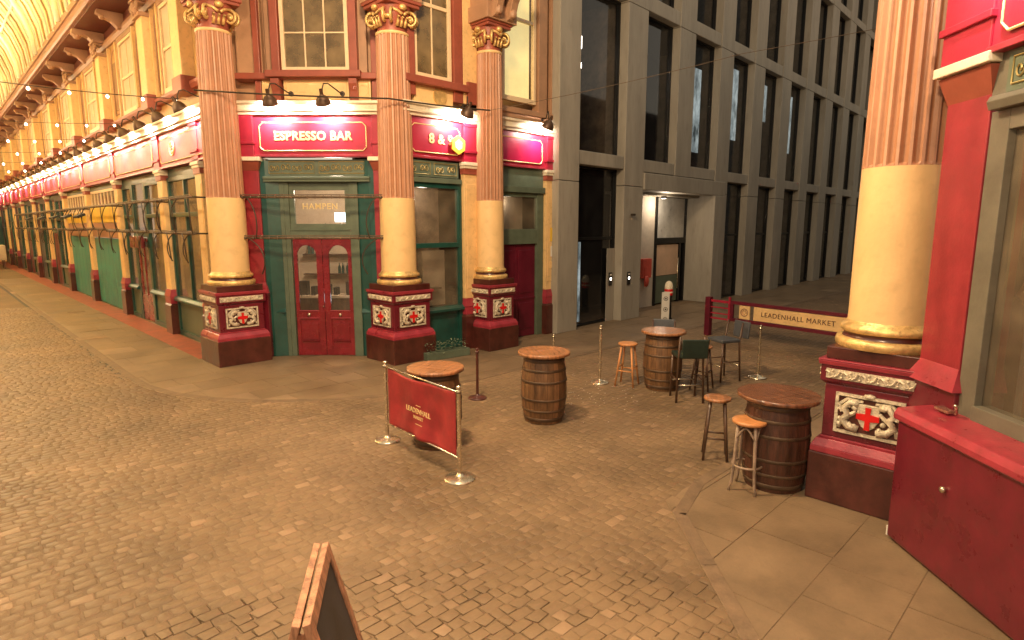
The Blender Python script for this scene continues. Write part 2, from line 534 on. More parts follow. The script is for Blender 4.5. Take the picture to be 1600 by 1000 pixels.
def proj(p):
    fx, fy = math.cos(CA), math.sin(CA)
    dx, dy, z = p[0], p[1], p[2] - CH
    f = dx * fx + dy * fy
    r = dx * fy - dy * fx
    a = f * math.cos(TH) - z * math.sin(TH)
    b = z * math.cos(TH) + f * math.sin(TH)
    if a < 0.2: return None
    return 800 + F * r / a, 500 - F * b / a

def seen(x, y, m=60, z=0):
    q = proj((x, y, z))
    return q is not None and -m < q[0] < 1600 + m and -m < q[1] < 1000 + m

# ------------------------------------------------------------------ ground
g = MB()
g.add([(-60, -60, -0.07), (160, -60, -0.07), (160, 120, -0.07), (-60, 120, -0.07)], [(0, 1, 2, 3)])
ground = tag(g.build('ground', 'joint'), 'wide dark ground under the market paving', None, kind='structure')

def on_pave(x, y):
    """footway round the corner building"""
    if x > 2.42 and y > 12.0: return True
    if y > 7.85 and x > 6.3: return True
    # rounded kerb between the two
    cx, cy = 6.6, 12.1
    if x <= 6.6 and y <= 12.1 and ((x - cx) / 4.2) ** 2 + ((y - cy) / 4.25) ** 2 < 1: return True
    return False
def on_rpave(x, y):
    return (x - y > 2.14 and y < 2.95) or (y < 2.95 and x > 5.1)
def blocked(x, y):
    if x > 4.55 and x + y > 17.7 and y > 10.3: return True
    if x > 11.4 and y > 10.0 + .035 * x: return True
    if x - y > 5.2 and y < 1.0 : return True
    return False

road = MB()
road.add([(-12, -12, -0.0045), (60, -12, -0.0045), (60, 70, -0.0045), (-12, 70, -0.0045)], [(0, 1, 2, 3)])
road = tag(road.build('road', 'joint'), 'brown cobbled roadway of worn granite setts', None, kind='structure')

def sett_geo(mb, x, y, w, d, top, j):
    h = 0.0045
    v = []
    a = random.uniform(-0.07, 0.07)
    for (sx, sy) in ((-1, -1), (1, -1), (1, 1), (-1, 1)):
        px = sx * w / 2 + random.uniform(-j, j)
        py = sy * d / 2 + random.uniform(-j, j)
        v.append((x + px * math.cos(a) - py * math.sin(a), y + px * math.sin(a) + py * math.cos(a)))
    c = (sum(p[0] for p in v) / 4, sum(p[1] for p in v) / 4)
    tz = [top + random.uniform(-0.002, 0.002) for _ in range(4)]
    lo = [(p[0], p[1], -0.05) for p in v]
    mid = [(p[0], p[1], top - h) for p in v]
    hi = [(c[0] + (p[0] - c[0]) * 0.86, c[1] + (p[1] - c[1]) * 0.86, z) for p, z in zip(v, tz)]
    n = len(mb.v)
    mb.v += lo + mid + hi
    for k in range(4):
        q = (k + 1) % 4
        mb.f.append((n + k, n + q, n + 4 + q, n + 4 + k))
        mb.f.append((n + 4 + k, n + 4 + q, n + 8 + q, n + 8 + k))
        mb.sm += [False, True]
    mb.f.append((n + 8, n + 9, n + 10, n + 11))
    mb.sm.append(True)

setts = []
y = -1.5
row = 0
while y < 34:
    d = 0.105
    x = -3.5 + random.uniform(0, 0.15)
    while x < 24:
        w = random.choice((0.09, 0.11, 0.13, 0.15, 0.17))
        cx, cy = x + w / 2, y + d / 2
        # gentle fan in the courses
        cy2 = cy + 0.16 * math.sin(cx * 0.7 + cy * 0.25) + random.uniform(-0.006, 0.006)
        if seen(cx, cy2, 40) and not on_pave(cx, cy2) and not on_rpave(cx, cy2) and not blocked(cx, cy2):
            dist = math.hypot(cx, cy2)
            if dist < 26:
                setts.append((dist, cx, cy2, w - 0.012, d - 0.012, -0.001 + random.uniform(-0.003, 0.002)))
        x += w
    y += d
    row += 1
setts.sort()
sett_variants = []
for k in range(6):
    mb = MB()
    sett_geo(mb, 0, 0, 1.0, 1.0, 0.0, 0.07)
    me = None
    mb.v = [(a, b, c) for a, b, c in mb.v]
    o = mb.build('sett', 'sett')
    sett_variants.append(o.data)
    bpy.data.objects.remove(o)
for (dist, cx, cy, w, d, top) in setts[:300]:
    o = bpy.data.objects.new('sett', random.choice(sett_variants))
    o.location = (cx, cy, top)
    o.scale = (w * 1.07, d * 1.10, 0.8)
    o.parent = road
    scn.collection.objects.link(o)
mb = MB()
for (dist, cx, cy, w, d, top) in setts[300:]:
    sett_geo(mb, cx, cy, w, d, top, 0.012)
mb.build('sett_field', 'sett', road, kind='stuff')

# footway: a sheet under slabs, slabs in staggered rows
pv = MB()
pv.add([(2.47, 12.1, -0.010), (6.5, 7.9, -0.010), (60, 7.9, -0.010), (60, 70, -0.010), (2.47, 70, -0.010)], [(0, 1, 2, 3, 4)])
pavement = tag(pv.build('pavement', 'joint'), 'flagged footway round the corner building', None, kind='structure')
pr = MB()
pr.add([(-1.0, -3.2, -0.008), (5.09, 2.9, -0.008), (40, 2.9, -0.008), (40, -10, -0.008), (-1, -10, -0.008)], [(0, 1, 2, 3, 4)])
pavement_r = tag(pr.build('pavement', 'joint'), 'flagged footway in front of the near red shopfront', None, kind='structure')

def slab(x0, x1, y0, y1, parent, store, hit):
    cx, cy = (x0 + x1) / 2, (y0 + y1) / 2
    if not seen(cx, cy, 120) or blocked(cx, cy): return
    ins = [hit(a, b) for a in (x0, x1) for b in (y0, y1)]
    if not any(ins): return
    poly = [(x0, y0), (x1, y0), (x1, y1), (x0, y1)]
    if not all(ins):
        # clip to the kerb by sampling the outline
        pts = []
        n = 6
        cs = [(cx + (px - cx) * t / n, cy + (py - cy) * t / n) for px, py in poly for t in (1,)]
        inner = [(a, b) for a in (x0, x1) for b in (y0, y1) if hit(a, b)]
        ref = (sum(p[0] for p in inner) / len(inner), sum(p[1] for p in inner) / len(inner))
        for i in range(4):
            for t in range(n):
                a, b = poly[i], poly[(i + 1) % 4]
                p = (a[0] + (b[0] - a[0]) * t / n, a[1] + (b[1] - a[1]) * t / n)
                if not hit(*p):
                    lo, hi = 0.0, 1.0
                    for _ in range(12):
                        m_ = (lo + hi) / 2
                        if hit(ref[0] + (p[0] - ref[0]) * m_, ref[1] + (p[1] - ref[1]) * m_): lo = m_
                        else: hi = m_
                    p = (ref[0] + (p[0] - ref[0]) * lo, ref[1] + (p[1] - ref[1]) * lo)
                pts.append(p)
        poly = []
        for p in pts:
            if not poly or math.hypot(p[0] - poly[-1][0], p[1] - poly[-1][1]) > 0.012: poly.append(p)
        if len(poly) < 3: return
        ar = abs(sum(poly[i][0] * poly[(i + 1) % len(poly)][1] - poly[(i + 1) % len(poly)][0] * poly[i][1] for i in range(len(poly)))) / 2
        if ar < 0.02: return
    store.append((math.hypot(cx, cy), poly, parent))

slabs = []
xx = 2.42
def fill(parent, hit, x0, x1, y0, y1, across, rot=False):
    # rows of width `across`, slab lengths vary
    y = y0
    while y < y1:
        x = x0 - random.uniform(0, 0.6)
        w = random.choice(across)
        while x < x1:
            l = random.choice((0.6, 0.75, 0.9, 1.05))
            slab(x, x + l - 0.008, y, y + w - 0.008, parent, slabs, hit)
            x += l
        y += w
fill(pavement, lambda a, b: on_pave(a, b) and b < 12.9, 2.3, 33, 7.0, 12.9, (0.55, 0.6, 0.68))
fill(pavement, lambda a, b: on_pave(a, b) and b > 12.9 and a < 4.5, 2.3, 4.5, 12.9, 40, (0.6, 0.7, 0.85))
rp = []
fill(pavement_r, lambda a, b: on_rpave(a, b), 0.0, 14, -3.0, 2.95, (0.6, 0.7))
slabs.sort(key=lambda s: s[0])
cnt = {}
rest = {}
for (dist, poly, parent) in slabs:
    cnt[parent] = cnt.get(parent, 0) + 1
    mb = MB()
    z = random.uniform(-0.002, 0.002)
    cx = sum(p[0] for p in poly) / len(poly)
    cy = sum(p[1] for p in poly) / len(poly)
    if cnt[parent] <= 290 and dist < 22:
        mb.prism([(a - cx, b - cy) for a, b in poly], -0.03, 0)
        o = mb.build('paving_slab', 'slab', parent)
        o.location = (cx, cy, z)
    else:
        rest.setdefault(parent, MB()).prism(poly, -0.03, z)
for parent, mb in rest.items():
    mb.build('paving_field', 'slab', parent, kind='stuff')

# kerb stones along the footway edges
def kerb_line(pts, parent, w=0.13):
    L = [0]
    for a, b in zip(pts, pts[1:]):
        L.append(L[-1] + math.hypot(b[0] - a[0], b[1] - a[1]))
    def at(s):
        for i in range(len(pts) - 1):
            if s <= L[i + 1] or i == len(pts) - 2:
                t = (s - L[i]) / (L[i + 1] - L[i])
                return (pts[i][0] + (pts[i + 1][0] - pts[i][0]) * t, pts[i][1] + (pts[i + 1][1] - pts[i][1]) * t)
    s = 0
    while s < L[-1] - 0.1:
        e = min(s + 0.9, L[-1])
        a, b = at(s + 0.006), at(e - 0.006)
        if seen(*a, 200) or seen(*b, 200):
            d = Vector((b[0] - a[0], b[1] - a[1]))
            l = d.length
            mb = MB().box(0, l, 0, w, -0.03, 0.006)
            o = mb.build('kerb_stone', 'kerb', parent, Matrix.Translation((a[0], a[1], 0)) @ Matrix.Rotation(math.atan2(d.y, d.x), 4, 'Z'), bevel=0.006)
        s = e
curve = [(6.6 - 4.2 * math.cos(t), 12.1 - 4.25 * math.sin(t)) for t in [PI / 2 * i / 10 for i in range(11)]]
kerb_line([(2.40, 44), (2.40, 12.1)] + curve[1:] + [(30, 7.85)], pavement)
kerb_line([(12, 2.98), (5.12, 2.98), (0.5, -1.64)], pavement_r)
mb = MB().box(2.30, 2.395, 12.3, 60, -0.05, -0.004)
for (cx, cy, w_, h_) in ((3.30, 23.3, 0.45, 0.35), (2.75, 17.6, 0.6, 0.45)):
    MB().box(cx - w_ / 2, cx + w_ / 2, cy - h_ / 2, cy + h_ / 2, 0.0035, 0.009).build('access_cover', 'kerb', pavement)
tag(mb.build('gutter', 'gutter'), 'thin dark drain channel along the footway kerb', None, kind='structure')
mb = MB().box(3.86, 4.42, 13.2, 62, 0.001, 0.006)
tag(mb.build('red_ground_strip', 'redground'), 'worn red painted strip at the foot of the shops', None, kind='structure')

# ------------------------------------------------------------------ columns
def crest(parent, Mx, w, h, sc=1.0):
    """framed shield with supporters, local plane y=0, front -y, centred on x=0,z=0"""
    b = MB().box(-w / 2, w / 2, -0.004, 0.004, -h / 2, h / 2)
    panel = b.build('crest_panel', 'maroon', parent, Mx)
    fr = MB()
    t = 0.028
    fr.box(-w / 2, w / 2, -0.026, 0.002, h / 2 - t, h / 2)
    fr.box(-w / 2, w / 2, -0.026, 0.002, -h / 2, -h / 2 + t)
    fr.box(-w / 2, -w / 2 + t, -0.024, 0.002, -h / 2 + t, h / 2 - t)
    fr.box(w / 2 - t, w / 2, -0.024, 0.002, -h / 2 + t, h / 2 - t)
    fr.blob((0, -0.02, h / 2), (0.06, 0.03, 0.028))
    # supporters: two coiled beasts made of tapering bodies
    for s in (-1, 1):
        W, Hh = w / 2 - t, h / 2 - t
        body = [(s * 0.30 * W, -0.018, -0.80 * Hh), (s * 0.62 * W, -0.02, -0.70 * Hh), (s * 0.84 * W, -0.022, -0.35 * Hh), (s * 0.66 * W, -0.026, 0.0),
                (s * 0.80 * W, -0.024, 0.35 * Hh), (s * 0.62 * W, -0.024, 0.70 * Hh), (s * 0.34 * W, -0.02, 0.62 * Hh)]
        fr.tube(body, 0.040 * sc, 6, r2=0.028 * sc)
        fr.tube([(s * 0.84 * W, -0.02, 0.1 * Hh), (s * 0.95 * W, -0.015, 0.5 * Hh), (s * 0.70 * W, -0.012, 0.88 * Hh), (s * 0.2 * W, -0.012, 0.80 * Hh)], 0.026 * sc, 5, r2=0.014)
        fr.tube([(s * 0.66 * W, -0.02, -0.1 * Hh), (s * 0.48 * W, -0.02, 0.1 * Hh), (s * 0.40 * W, -0.02, 0.25 * Hh)], 0.024 * sc, 5, r2=0.016)
        fr.tube([(s * 0.9 * W, -0.02, -0.55 * Hh), (s * 0.93 * W, -0.018, -0.85 * Hh)], 0.018 * sc, 5, r2=0.014)
        for k in range(16):
            fr.blob((s * W * random.uniform(0.35, 0.95), -0.014 - 0.01 * random.random(), Hh * random.uniform(-0.88, 0.9)), random.uniform(0.016, 0.030) * sc, 5)
    fr.build('crest_relief', 'silver', panel)
    sh = MB()
    a = 0.30 * h
    sh.plate([(-a * 0.8, 0.30 * h), (-a * 0.8, -0.05 * h), (-a * 0.45, -0.24 * h), (0, -0.34 * h), (a * 0.45, -0.24 * h), (a * 0.8, -0.05 * h), (a * 0.8, 0.30 * h)][::-1], -0.030, -0.004)
    sh.build('shield', 'silver', panel, bevel=0.006)
    cr = MB()
    q = 0.035 * h / 0.4
    L_ = 0.098 * h / 0.4
    cr.plate([(-q * .72, L_), (q * .72, L_), (q * .6, q), (L_, q * .72), (L_, -q * .72), (q * .6, -q), (q * .72, -L_ * 1.25), (-q * .72, -L_ * 1.25), (-q * .6, -q), (-L_, -q * .72), (-L_, q * .72), (-q * .6, q)], -0.042, -0.031)
    cr.build('cross', 'cross', panel)
    return panel

def scroll_band(parent, Mx, w, h):
    b = MB().box(-w / 2, w / 2, -0.006, 0.004, -h / 2, h / 2)
    n = max(4, int(w / 0.075))
    for i in range(n):
        x = -w / 2 + w * (i + 0.5) / n
        s = 1 if i % 2 else -1
        b.tube([(x - w / n * 0.5, -0.012, -s * h * 0.32), (x - w / n * .1, -0.018, -s * h * .1), (x + w / n * 0.12, -0.018, s * h * 0.32), (x + w / n * 0.42, -0.014, s * h * 0.22), (x + w / n * 0.3, -0.014, -s * h * 0.02)], 0.013, 5, r2=0.008)
        b.blob((x + w / n * .3, -0.012, -s * h * .3), 0.014)
    return b.build('scroll_frieze', 'silver', parent, Mx)

PW, PD = 1.04, 1.04
def plinth(root, W, D, faces):
    """W along local x, D along local y, centred; z 0..1.58"""
    def fr(a, z0, z1, b=None):
        a2 = a if b is None else b
        return (-W / 2 + a, W / 2 - a, -D / 2 + a, D / 2 - a), (-W / 2 + a2, W / 2 - a2, -D / 2 + a2, D / 2 - a2), z0, z1
    p = MB().frustum(*fr(0, 0, 0.50)).build('plinth_base', 'maroon', root, bevel=0.012)
    m = MB()
    m.frustum(*fr(0.01, 0.50, 0.56))
    m.frustum(*fr(0.01, 0.56, 0.64, 0.05))
    m.frustum(*fr(0.075, 0.64, 0.665))
    m.build('plinth_moulding', 'rim', root, bevel=0.006)
    die = MB().frustum(*fr(0.085, 0.665, 1.20)).build('plinth_die', 'crimson', root, bevel=0.008)
    c = MB()
    c.frustum(*fr(0.085, 1.20, 1.235, 0.045))
    c.frustum(*fr(0.045, 1.235, 1.395))
    cap = c.build('plinth_frieze', 'crimson', root, bevel=0.006)
    r = MB()
    r.frustum(*fr(0.03, 1.395, 1.44, 0.02))
    r.frustum(*fr(0.02, 1.44, 1.455))
    r.build('plinth_cornice', 'rim', root, bevel=0.008)
    t = MB()
    t.frustum(*fr(0.075, 1.455, 1.575))
    t.build('plinth_cap', 'maroon', root, bevel=0.008)
    for (rz, hw, depth) in faces:
        T = Matrix.Rotation(rz, 4, 'Z')
        Mx = T @ Matrix.Translation((0, -depth + 0.084, 0.935))
        crest(root, Mx, hw * 0.60, 0.40, 1.0)
        scroll_band(root, T @ Matrix.Translation((0, -depth + 0.043, 1.315)), hw * 0.80, 0.095)

def capital(root, z, r, mats='gold'):
    n = MB()
    n.lathe([(r * 0.98, z), (r * 1.02, z + 0.02), (r * 1.02, z + 0.05), (r * 0.9, z + 0.06)], 32)
    ring = n.build('necking_ring', 'cream2', root)
    n = MB()
    n.lathe([(r * 0.90, z + 0.055), (r * 0.90, z + 0.14), (r * 1.05, z + 0.24), (r * 1.12, z + 0.42), (r * 1.2, z + 0.50)], 32)
    n.build('capital_bell', 'redbrown', root)
    c = MB()
    for k in range(4):
        a = PI / 4 + k * PI / 2
        T = Matrix.Rotation(a, 4, 'Z')
        # corner volute: spiral in the vertical plane through the diagonal
        for sgn in (-1, 1):
            pts = []
            for i in range(20):
                th = i / 19 * 2.9 * PI
                rr = 0.135 * (1 - i / 24)
                pts.append((r * 1.18 + rr * math.sin(th) * 0.9, sgn * (0.075 - i * 0.0012), z + 0.285 + rr * math.cos(th)))
            c.tube(pts, 0.030, 6, T=T, r2=0.018)
        c.tube([(r * 1.17, -0.085, z + 0.285), (r * 1.17, 0.085, z + 0.285)], 0.045, 8, T=T)
        c.tube([(r * 1.18, 0.07, z + 0.42), (r * 0.98, 0.16, z + 0.40), (r * .93, 0.26, z + 0.33)], 0.028, 6, T=T)
        c.tube([(r * 1.18, -0.07, z + 0.42), (r * 0.98, -0.16, z + 0.40), (r * .93, -0.26, z + 0.33)], 0.028, 6, T=T)
        # leaves and tassels between the volutes
        T2 = Matrix.Rotation(k * PI / 2, 4, 'Z')
        for q in (-1, 0, 1):
            yy = q * 0.085
            c.tube([(r * 0.95, yy, z + 0.13), (r * 1.08, yy, z + 0.22), (r * 1.17, yy * 1.15, z + 0.30), (r * 1.28, yy * 1.2, z + 0.27)], 0.035, 6, T=T2, r2=0.016)
        c.blob((r * 1.2, 0, z + 0.46), (0.06, 0.09, 0.06), T=T2)
    c.build('capital_scrolls', mats, root)
    a = MB()
    a.box(-r * 1.22, r * 1.22, -r * 1.22, r * 1.22, z + 0.50, z + 0.56)
    a.box(-r * 1.32, r * 1.32, -r * 1.32, r * 1.32, z + 0.56, z + 0.62)
    a.build('abacus', 'redbrown', root, bevel=0.012)

def shaft(root, r0, r1, z0, z1, zt, n=22):
    b = MB()
    b.lathe([(r0 * 1.24, z0), (r0 * 1.27, z0 + 0.02), (r0 * 1.28, z0 + 0.05), (r0 * 1.25, z0 + 0.085), (r0 * 1.15, z0 + 0.095)], 40)
    b.build('base_ring', 'gold', root)
    b = MB()
    b.lathe([(r0 * 1.12, z0 + 0.09), (r0 * 1.07, z0 + 0.115), (r0 * 1.08, z0 + 0.14), (r0 * 1.12, z0 + 0.155)], 40)
    b.build('base_hollow', 'maroon', root)
    b = MB()
    b.lathe([(r0 * 1.14, z0 + 0.15), (r0 * 1.18, z0 + 0.17), (r0 * 1.16, z0 + 0.205), (r0 * 1.06, z0 + 0.225), (r0 * 1.05, z0 + 0.24), (r0 * 1.01, z0 + 0.26)], 40)
    b.build('base_ring', 'gold', root)
    b = MB()
    b.lathe([(r0 * 1.01, z0 + 0.255), (r0, z0 + 0.33), (r0, z1 * .6 + z0 * .4), (r0 * 0.985, z1)], 40)
    b.build('lower_shaft', 'cream2', root)
    # fluted shaft : scalloped section
    prof = []
    N = n * 8
    vs, fs = [], []
    rings = [(z1, r0 * 0.985), (z1 + 0.03, r0 * 0.985), (z1 + (zt - z1) * 0.5, (r0 * .985 + r1) / 2 + 0.004), (zt, r1)]
    depth = 0.026
    groove = MB()
    for (z, r) in rings:
        for i in range(N):
            ph = (i % 8) / 8
            d = 0.0 if ph < 0.30 else math.sin((ph - 0.30) / 0.70 * PI) * depth
            a = 2 * PI * i / N
            rr = r - (d if z > z1 + 0.01 else 0)
            vs.append((rr * math.cos(a), rr * math.sin(a), z))
    for j in range(len(rings) - 1):
        for i in range(N):
            k = (i + 1) % N
            fs.append((j * N + i, j * N + k, (j + 1) * N + k, (j + 1) * N + i))
    g_ = MB()
    g_.add(vs, fs, False)
    o = g_.build('fluted_shaft', 'flute', root)
    o.data.materials.append(M['terra'])
    for p in o.data.polygons:
        if (p.index % 8) >= 2:
            p.material_index = 1
    return o

def column(name, x, y, label, faces, rz=0.0, W=PW, D=PD, rs=1.0, entab=True):
    root = thing(name, (x, y, 0), rz, label, 'column', 'fluted columns at the market crossing')
    plinth(root, W, D, faces)
    r0 = 0.355 * rs
    shaft(root, r0, 0.315 * rs, 1.575, 3.28, 6.33)
    capital(root, 6.33, 0.315 * rs)
    return root

def entablature(root, z0=6.95):
    e = MB()
    e.box(-0.42, 0.42, -0.42, 0.45, z0, z0 + 0.30)
    e.box(-0.36, 0.36, -0.36, 0.45, z0 + 0.30, z0 + 2.4)
    e.build('entablature_block', 'tan', root, bevel=0.01)
    c = MB()
    for s in (-0.2, 0.2):
        c.side([(-0.42, z0 + 0.0 + 0.02), (-0.50, z0 + 0.05), (-0.60, z0 + 0.35), (-0.78, z0 + 0.62), (-0.80, z0 + 0.75), (-0.38, z0 + 0.75)], s - 0.09, s + 0.09)
        c.blob((s, -0.62, z0 + 0.55), (0.11, 0.13, 0.13))
        c.blob((s, -0.52, z0 + 0.15), (0.10, 0.09, 0.10))
    c.build('console', 'tan', root, bevel=0.01)

PXF = [(0.0, PW, PD / 2), (-PI / 2, PD, PW / 2)]
c1 = column('market_column', 4.40, 12.58, 'fluted column left of the espresso bar door, red cross plinth at the arcade corner', PXF)
entablature(c1)
c2 = column('market_column', 6.92, 10.33, 'fluted column right of the espresso bar door, behind the red banner', PXF)
entablature(c2)
c3 = column('market_column', 9.09, 9.93, 'farthest fluted column, between the side window and the wine red door', [(0.0, 0.90, 0.46), (-PI / 2, 0.92, 0.45)], W=0.90, D=0.92, rs=0.86)
entablature(c3, 6.93)
c4 = column('market_column', 6.67, 1.51, 'nearest fluted column at the right, beside the big red box', [(-PI / 2, 0.98, 0.48), (PI, 0.96, 0.49)], W=0.96, D=0.98)
entablature(c4)

# ------------------------------------------------------------------ barn lamps
def make_barn_lamp():
    root = thing('barn_lamp', (0, 0, 0), 0, 'x', 'lamp', 'barn lamps over the shop fascias')
    a = MB()
    a.tube([(0.26, 0.44, 0.20), (0.24, 0.30, 0.20), (0.16, 0.20, 0.26), (0.08, 0.10, 0.32), (0.02, 0.03, 0.30), (0, 0.0, 0.20), (0, 0.0, 0.12)], 0.013, 6)
    a.lathe([(0.05, 0.0), (0.05, 0.03)], 12, T=Matrix.Translation((0.26, 0.46, 0.20)) @ Matrix.Rotation(PI / 2, 4, 'X'))
    a.build('arm', 'iron', root)
    T = Matrix.Rotation(R(30), 4, 'X')
    s = MB()
    s.lathe([(0.030, 0.20), (0.034, 0.12), (0.040, 0.09), (0.085, 0.06), (0.125, 0.0), (0.145, -0.06), (0.150, -0.09), (0.143, -0.09), (0.118, 0.0), (0.08, 0.045), (0.01, 0.07)], 18, T=T, caps=False)
    s.build('shade', 'lampiron', root)
    b = MB()
    b.blob((0, 0, 0), (0.05, 0.05, 0.06), 8, T=T @ Matrix.Translation((0, 0, -0.02)))
    b.build('lamp_bulb', 'lampglow', root)
    return root
lamp0 = make_barn_lamp()
lamp_used = [False]
LAMP_W = 190.0
def lamp(x, y, z, rz, label, power=1.0, lit=True):
    o = lamp0 if not lamp_used[0] else copy_tree(lamp0)
    lamp_used[0] = True
    o.location = (x, y, z)
    o.rotation_euler = (0, 0, rz)
    o['label'] = label
    if lit:
        Mx = frame(x, y, rz, z)
        p = Mx @ Vector((0, 0.03, -0.08))
        t = Mx @ Vector((0, 0.50, -0.14))
        light('lamp_light', 'SPOT', p, LAMP_W * power, WHITE, 0.04, t, 150, 0.7)

nm = ['nearest', 'second', 'third', 'fourth', 'fifth', 'sixth', 'seventh', 'eighth', 'ninth', 'tenth', 'eleventh', 'twelfth', 'thirteenth', 'fourteenth', 'fifteenth', 'sixteenth',
      'seventeenth', 'eighteenth', 'nineteenth', 'twentieth', 'twenty-first', 'twenty-second', 'twenty-third', 'twenty-fourth', 'twenty-fifth', 'twenty-sixth', 'twenty-seventh', 'farthest']
# ------------------------------------------------------------------ facade pieces (local frame: x right, y inward, z up)
def sash_window(root, Mx, x0, x1, z0, z1, cols=3, rows=3, lit=None, frame_m='sash', depth=0.10, glass_m='glassup', mid=True, bar=0.028):
    w = MB()
    t = 0.075
    w.box(x0, x0 + t, 0, depth, z0, z1)
    w.box(x1 - t, x1, 0, depth, z0, z1)
    w.box(x0 + t, x1 - t, 0.0, depth, z0, z0 + t * 1.4)
    w.box(x0 + t, x1 - t, 0.0, depth, z1 - t, z1)
    zm = (z0 + z1) / 2
    if mid:
        w.box(x0 + t, x1 - t, 0.02, 0.09, zm - 0.035, zm + 0.035)
    for i in range(1, cols):
        x = x0 + t + (x1 - x0 - 2 * t) * i / cols
        w.box(x - bar / 2, x + bar / 2, 0.032, 0.075, z0 + t, z1 - t)
    for j in range(1, rows):
        z = z0 + t + (z1 - z0 - 2 * t) * j / rows
        if abs(z - zm) > 0.1:
            w.box(x0 + t, x1 - t, 0.034, 0.073, z - bar / 2, z + bar / 2)
    fr = w.build('sash_window', frame_m, root, Mx, bevel=0.004)
    p = MB()
    for i in range(cols):
        for j in range(2):
            xa = x0 + t + (x1 - x0 - 2 * t) * i / cols
            xb = x0 + t + (x1 - x0 - 2 * t) * (i + 1) / cols
            za, zb = (z0 + t, zm) if j == 0 else (zm, z1 - t)
            pp = MB().box(xa, xb, 0.050, 0.056, za, zb)
            pp.build('window_pane', glass_m, fr)
    if lit:
        q = MB().box(x0 + t, x1 - t, 0.16, 0.18, z0 + t, z1)
        q.build('blind', lit, fr)
    else:
        q = MB()
        q.box(x0 + t, x1 - t, 0.40, 0.42, z0 + t, z1)
        q.build('blind', 'interior', fr)
    return fr

def arch_panel(root, Mx, x0, x1, z0, z1, m, y=-0.02):
    """raised border with an arched head around a recessed field"""
    b = MB()
    w = x1 - x0
    r = w / 2
    cx = (x0 + x1) / 2
    pts = [(x0, 0, z0), (x0, 0, z1 - r)] + [(cx - r * math.cos(t), 0, z1 - r + r * math.sin(t)) for t in [PI * i / 8 for i in range(1, 8)]] + [(x1, 0, z1 - r), (x1, 0, z0), (x0, 0, z0)]
    b.tube([(p[0], y, p[2]) for p in pts], 0.022, 6)
    return b.build('arch_moulding', m, root, Mx)

def pilaster(root, Mx, x0, x1, yf=-0.12, red=False, plinth_=True, ztop=3.98):
    w = x1 - x0
    sh = MB().box(x0, x1, yf, 0.02, 1.14 if plinth_ else 0, ztop - 0.14)
    if w > 0.34:
        sh.box(x0 + 0.05, x1 - 0.05, yf - 0.012, yf + 0.002, 1.35, ztop - 0.35)
    p = sh.build('pilaster', 'brick' if red else 'cream', root, Mx, bevel=0.006)
    MB().box(x0 - 0.02, x1 + 0.02, yf - 0.025, 0.02, ztop - 0.14, ztop - 0.02).build('pilaster_neck', 'redbrown', p)
    c = MB().box(x0 - 0.05, x1 + 0.05, yf - 0.07, 0.02, ztop + 0.04, ztop + 0.11)
    c.box(x0 - 0.03, x1 + 0.03, yf - 0.045, 0.02, ztop - 0.02, ztop + 0.04)
    c.build('pilaster_cap', 'white', p, bevel=0.008)
    b = MB().box(x0 - 0.02, x1 + 0.02, yf - 0.03, 0.02, ztop + 0.11, ztop + 0.92)
    b.box(x0 - 0.04, x1 + 0.04, yf - 0.06, 0.02, ztop + 0.30, ztop + 0.36)
    b.box(x0 - 0.03, x1 + 0.03, yf - 0.05, 0.02, ztop + 0.84, ztop + 0.92)
    b.build('fascia_end_block', 'sign_red', p, bevel=0.008)
    if plinth_:
        q = MB().box(x0 - 0.05, x1 + 0.05, yf - 0.07, 0.02, 0, 0.74)
        q.frustum((x0 - 0.05, x1 + 0.05, yf - 0.07, 0.02), (x0 - 0.025, x1 + 0.025, yf - 0.04, 0.02), 0.74, 0.78)
        q.build('pilaster_plinth', 'maroon' if not red else 'crimson', p, bevel=0.008)
        q = MB().box(x0 - 0.03, x1 + 0.03, yf - 0.045, 0.02, 0.78, 0.96)
        q.frustum((x0 - 0.045, x1 + 0.045, yf - 0.06, 0.02), (x0 - 0.01, x1 + 0.01, yf - 0.01, 0.02), 0.96, 1.14)
        q.build('plinth_collar', 'rim', p, bevel=0.006)
    return p

def fascia(root, Mx, x0, x1, yf=-0.06, zb=4.10, zt=4.90, panel='sign_red', text=None, tsize=0.2, border=True, xoff=0.0, letter='goldflat', xs=1.0, seg=None):
    f = MB().box(x0, x1, yf, 0.05, zb, zt).build('fascia_board', 'sign_red', root, Mx)
    if border:
        a, b_, c, d = x0 + 0.12, x1 - 0.12, zb + 0.12, zt - 0.14
        k = 0.07
        poly = [(a + k, c), (b_ - k, c), (b_, c + k), (b_, d - k), (b_ - k, d), (a + k, d), (a, d - k), (a, c + k)]
        MB().plate(poly, yf - 0.022, yf - 0.002).build('sign_panel', panel, f, bevel=0.004)
        t = MB()
        pts = [(p[0], yf - 0.024, p[1]) for p in poly + [poly[0]]]
        t.tube(pts, 0.011, 5)
        t.build('sign_border', 'goldflat', f)
        t = MB()
        t.box(x0, x1, yf - 0.03, yf + 0.01, zb, zb + 0.05)
        t.build('fascia_bead', 'rim', f, bevel=0.006)
        if text:
            text_mesh(text, tsize, 'sign_lettering', letter, f, Matrix.Translation(((a + b_) / 2 + xoff, yf - 0.030, (c + d) / 2 + 0.005)), xs=xs, bold=0.03, spacing=1.06)
    return f

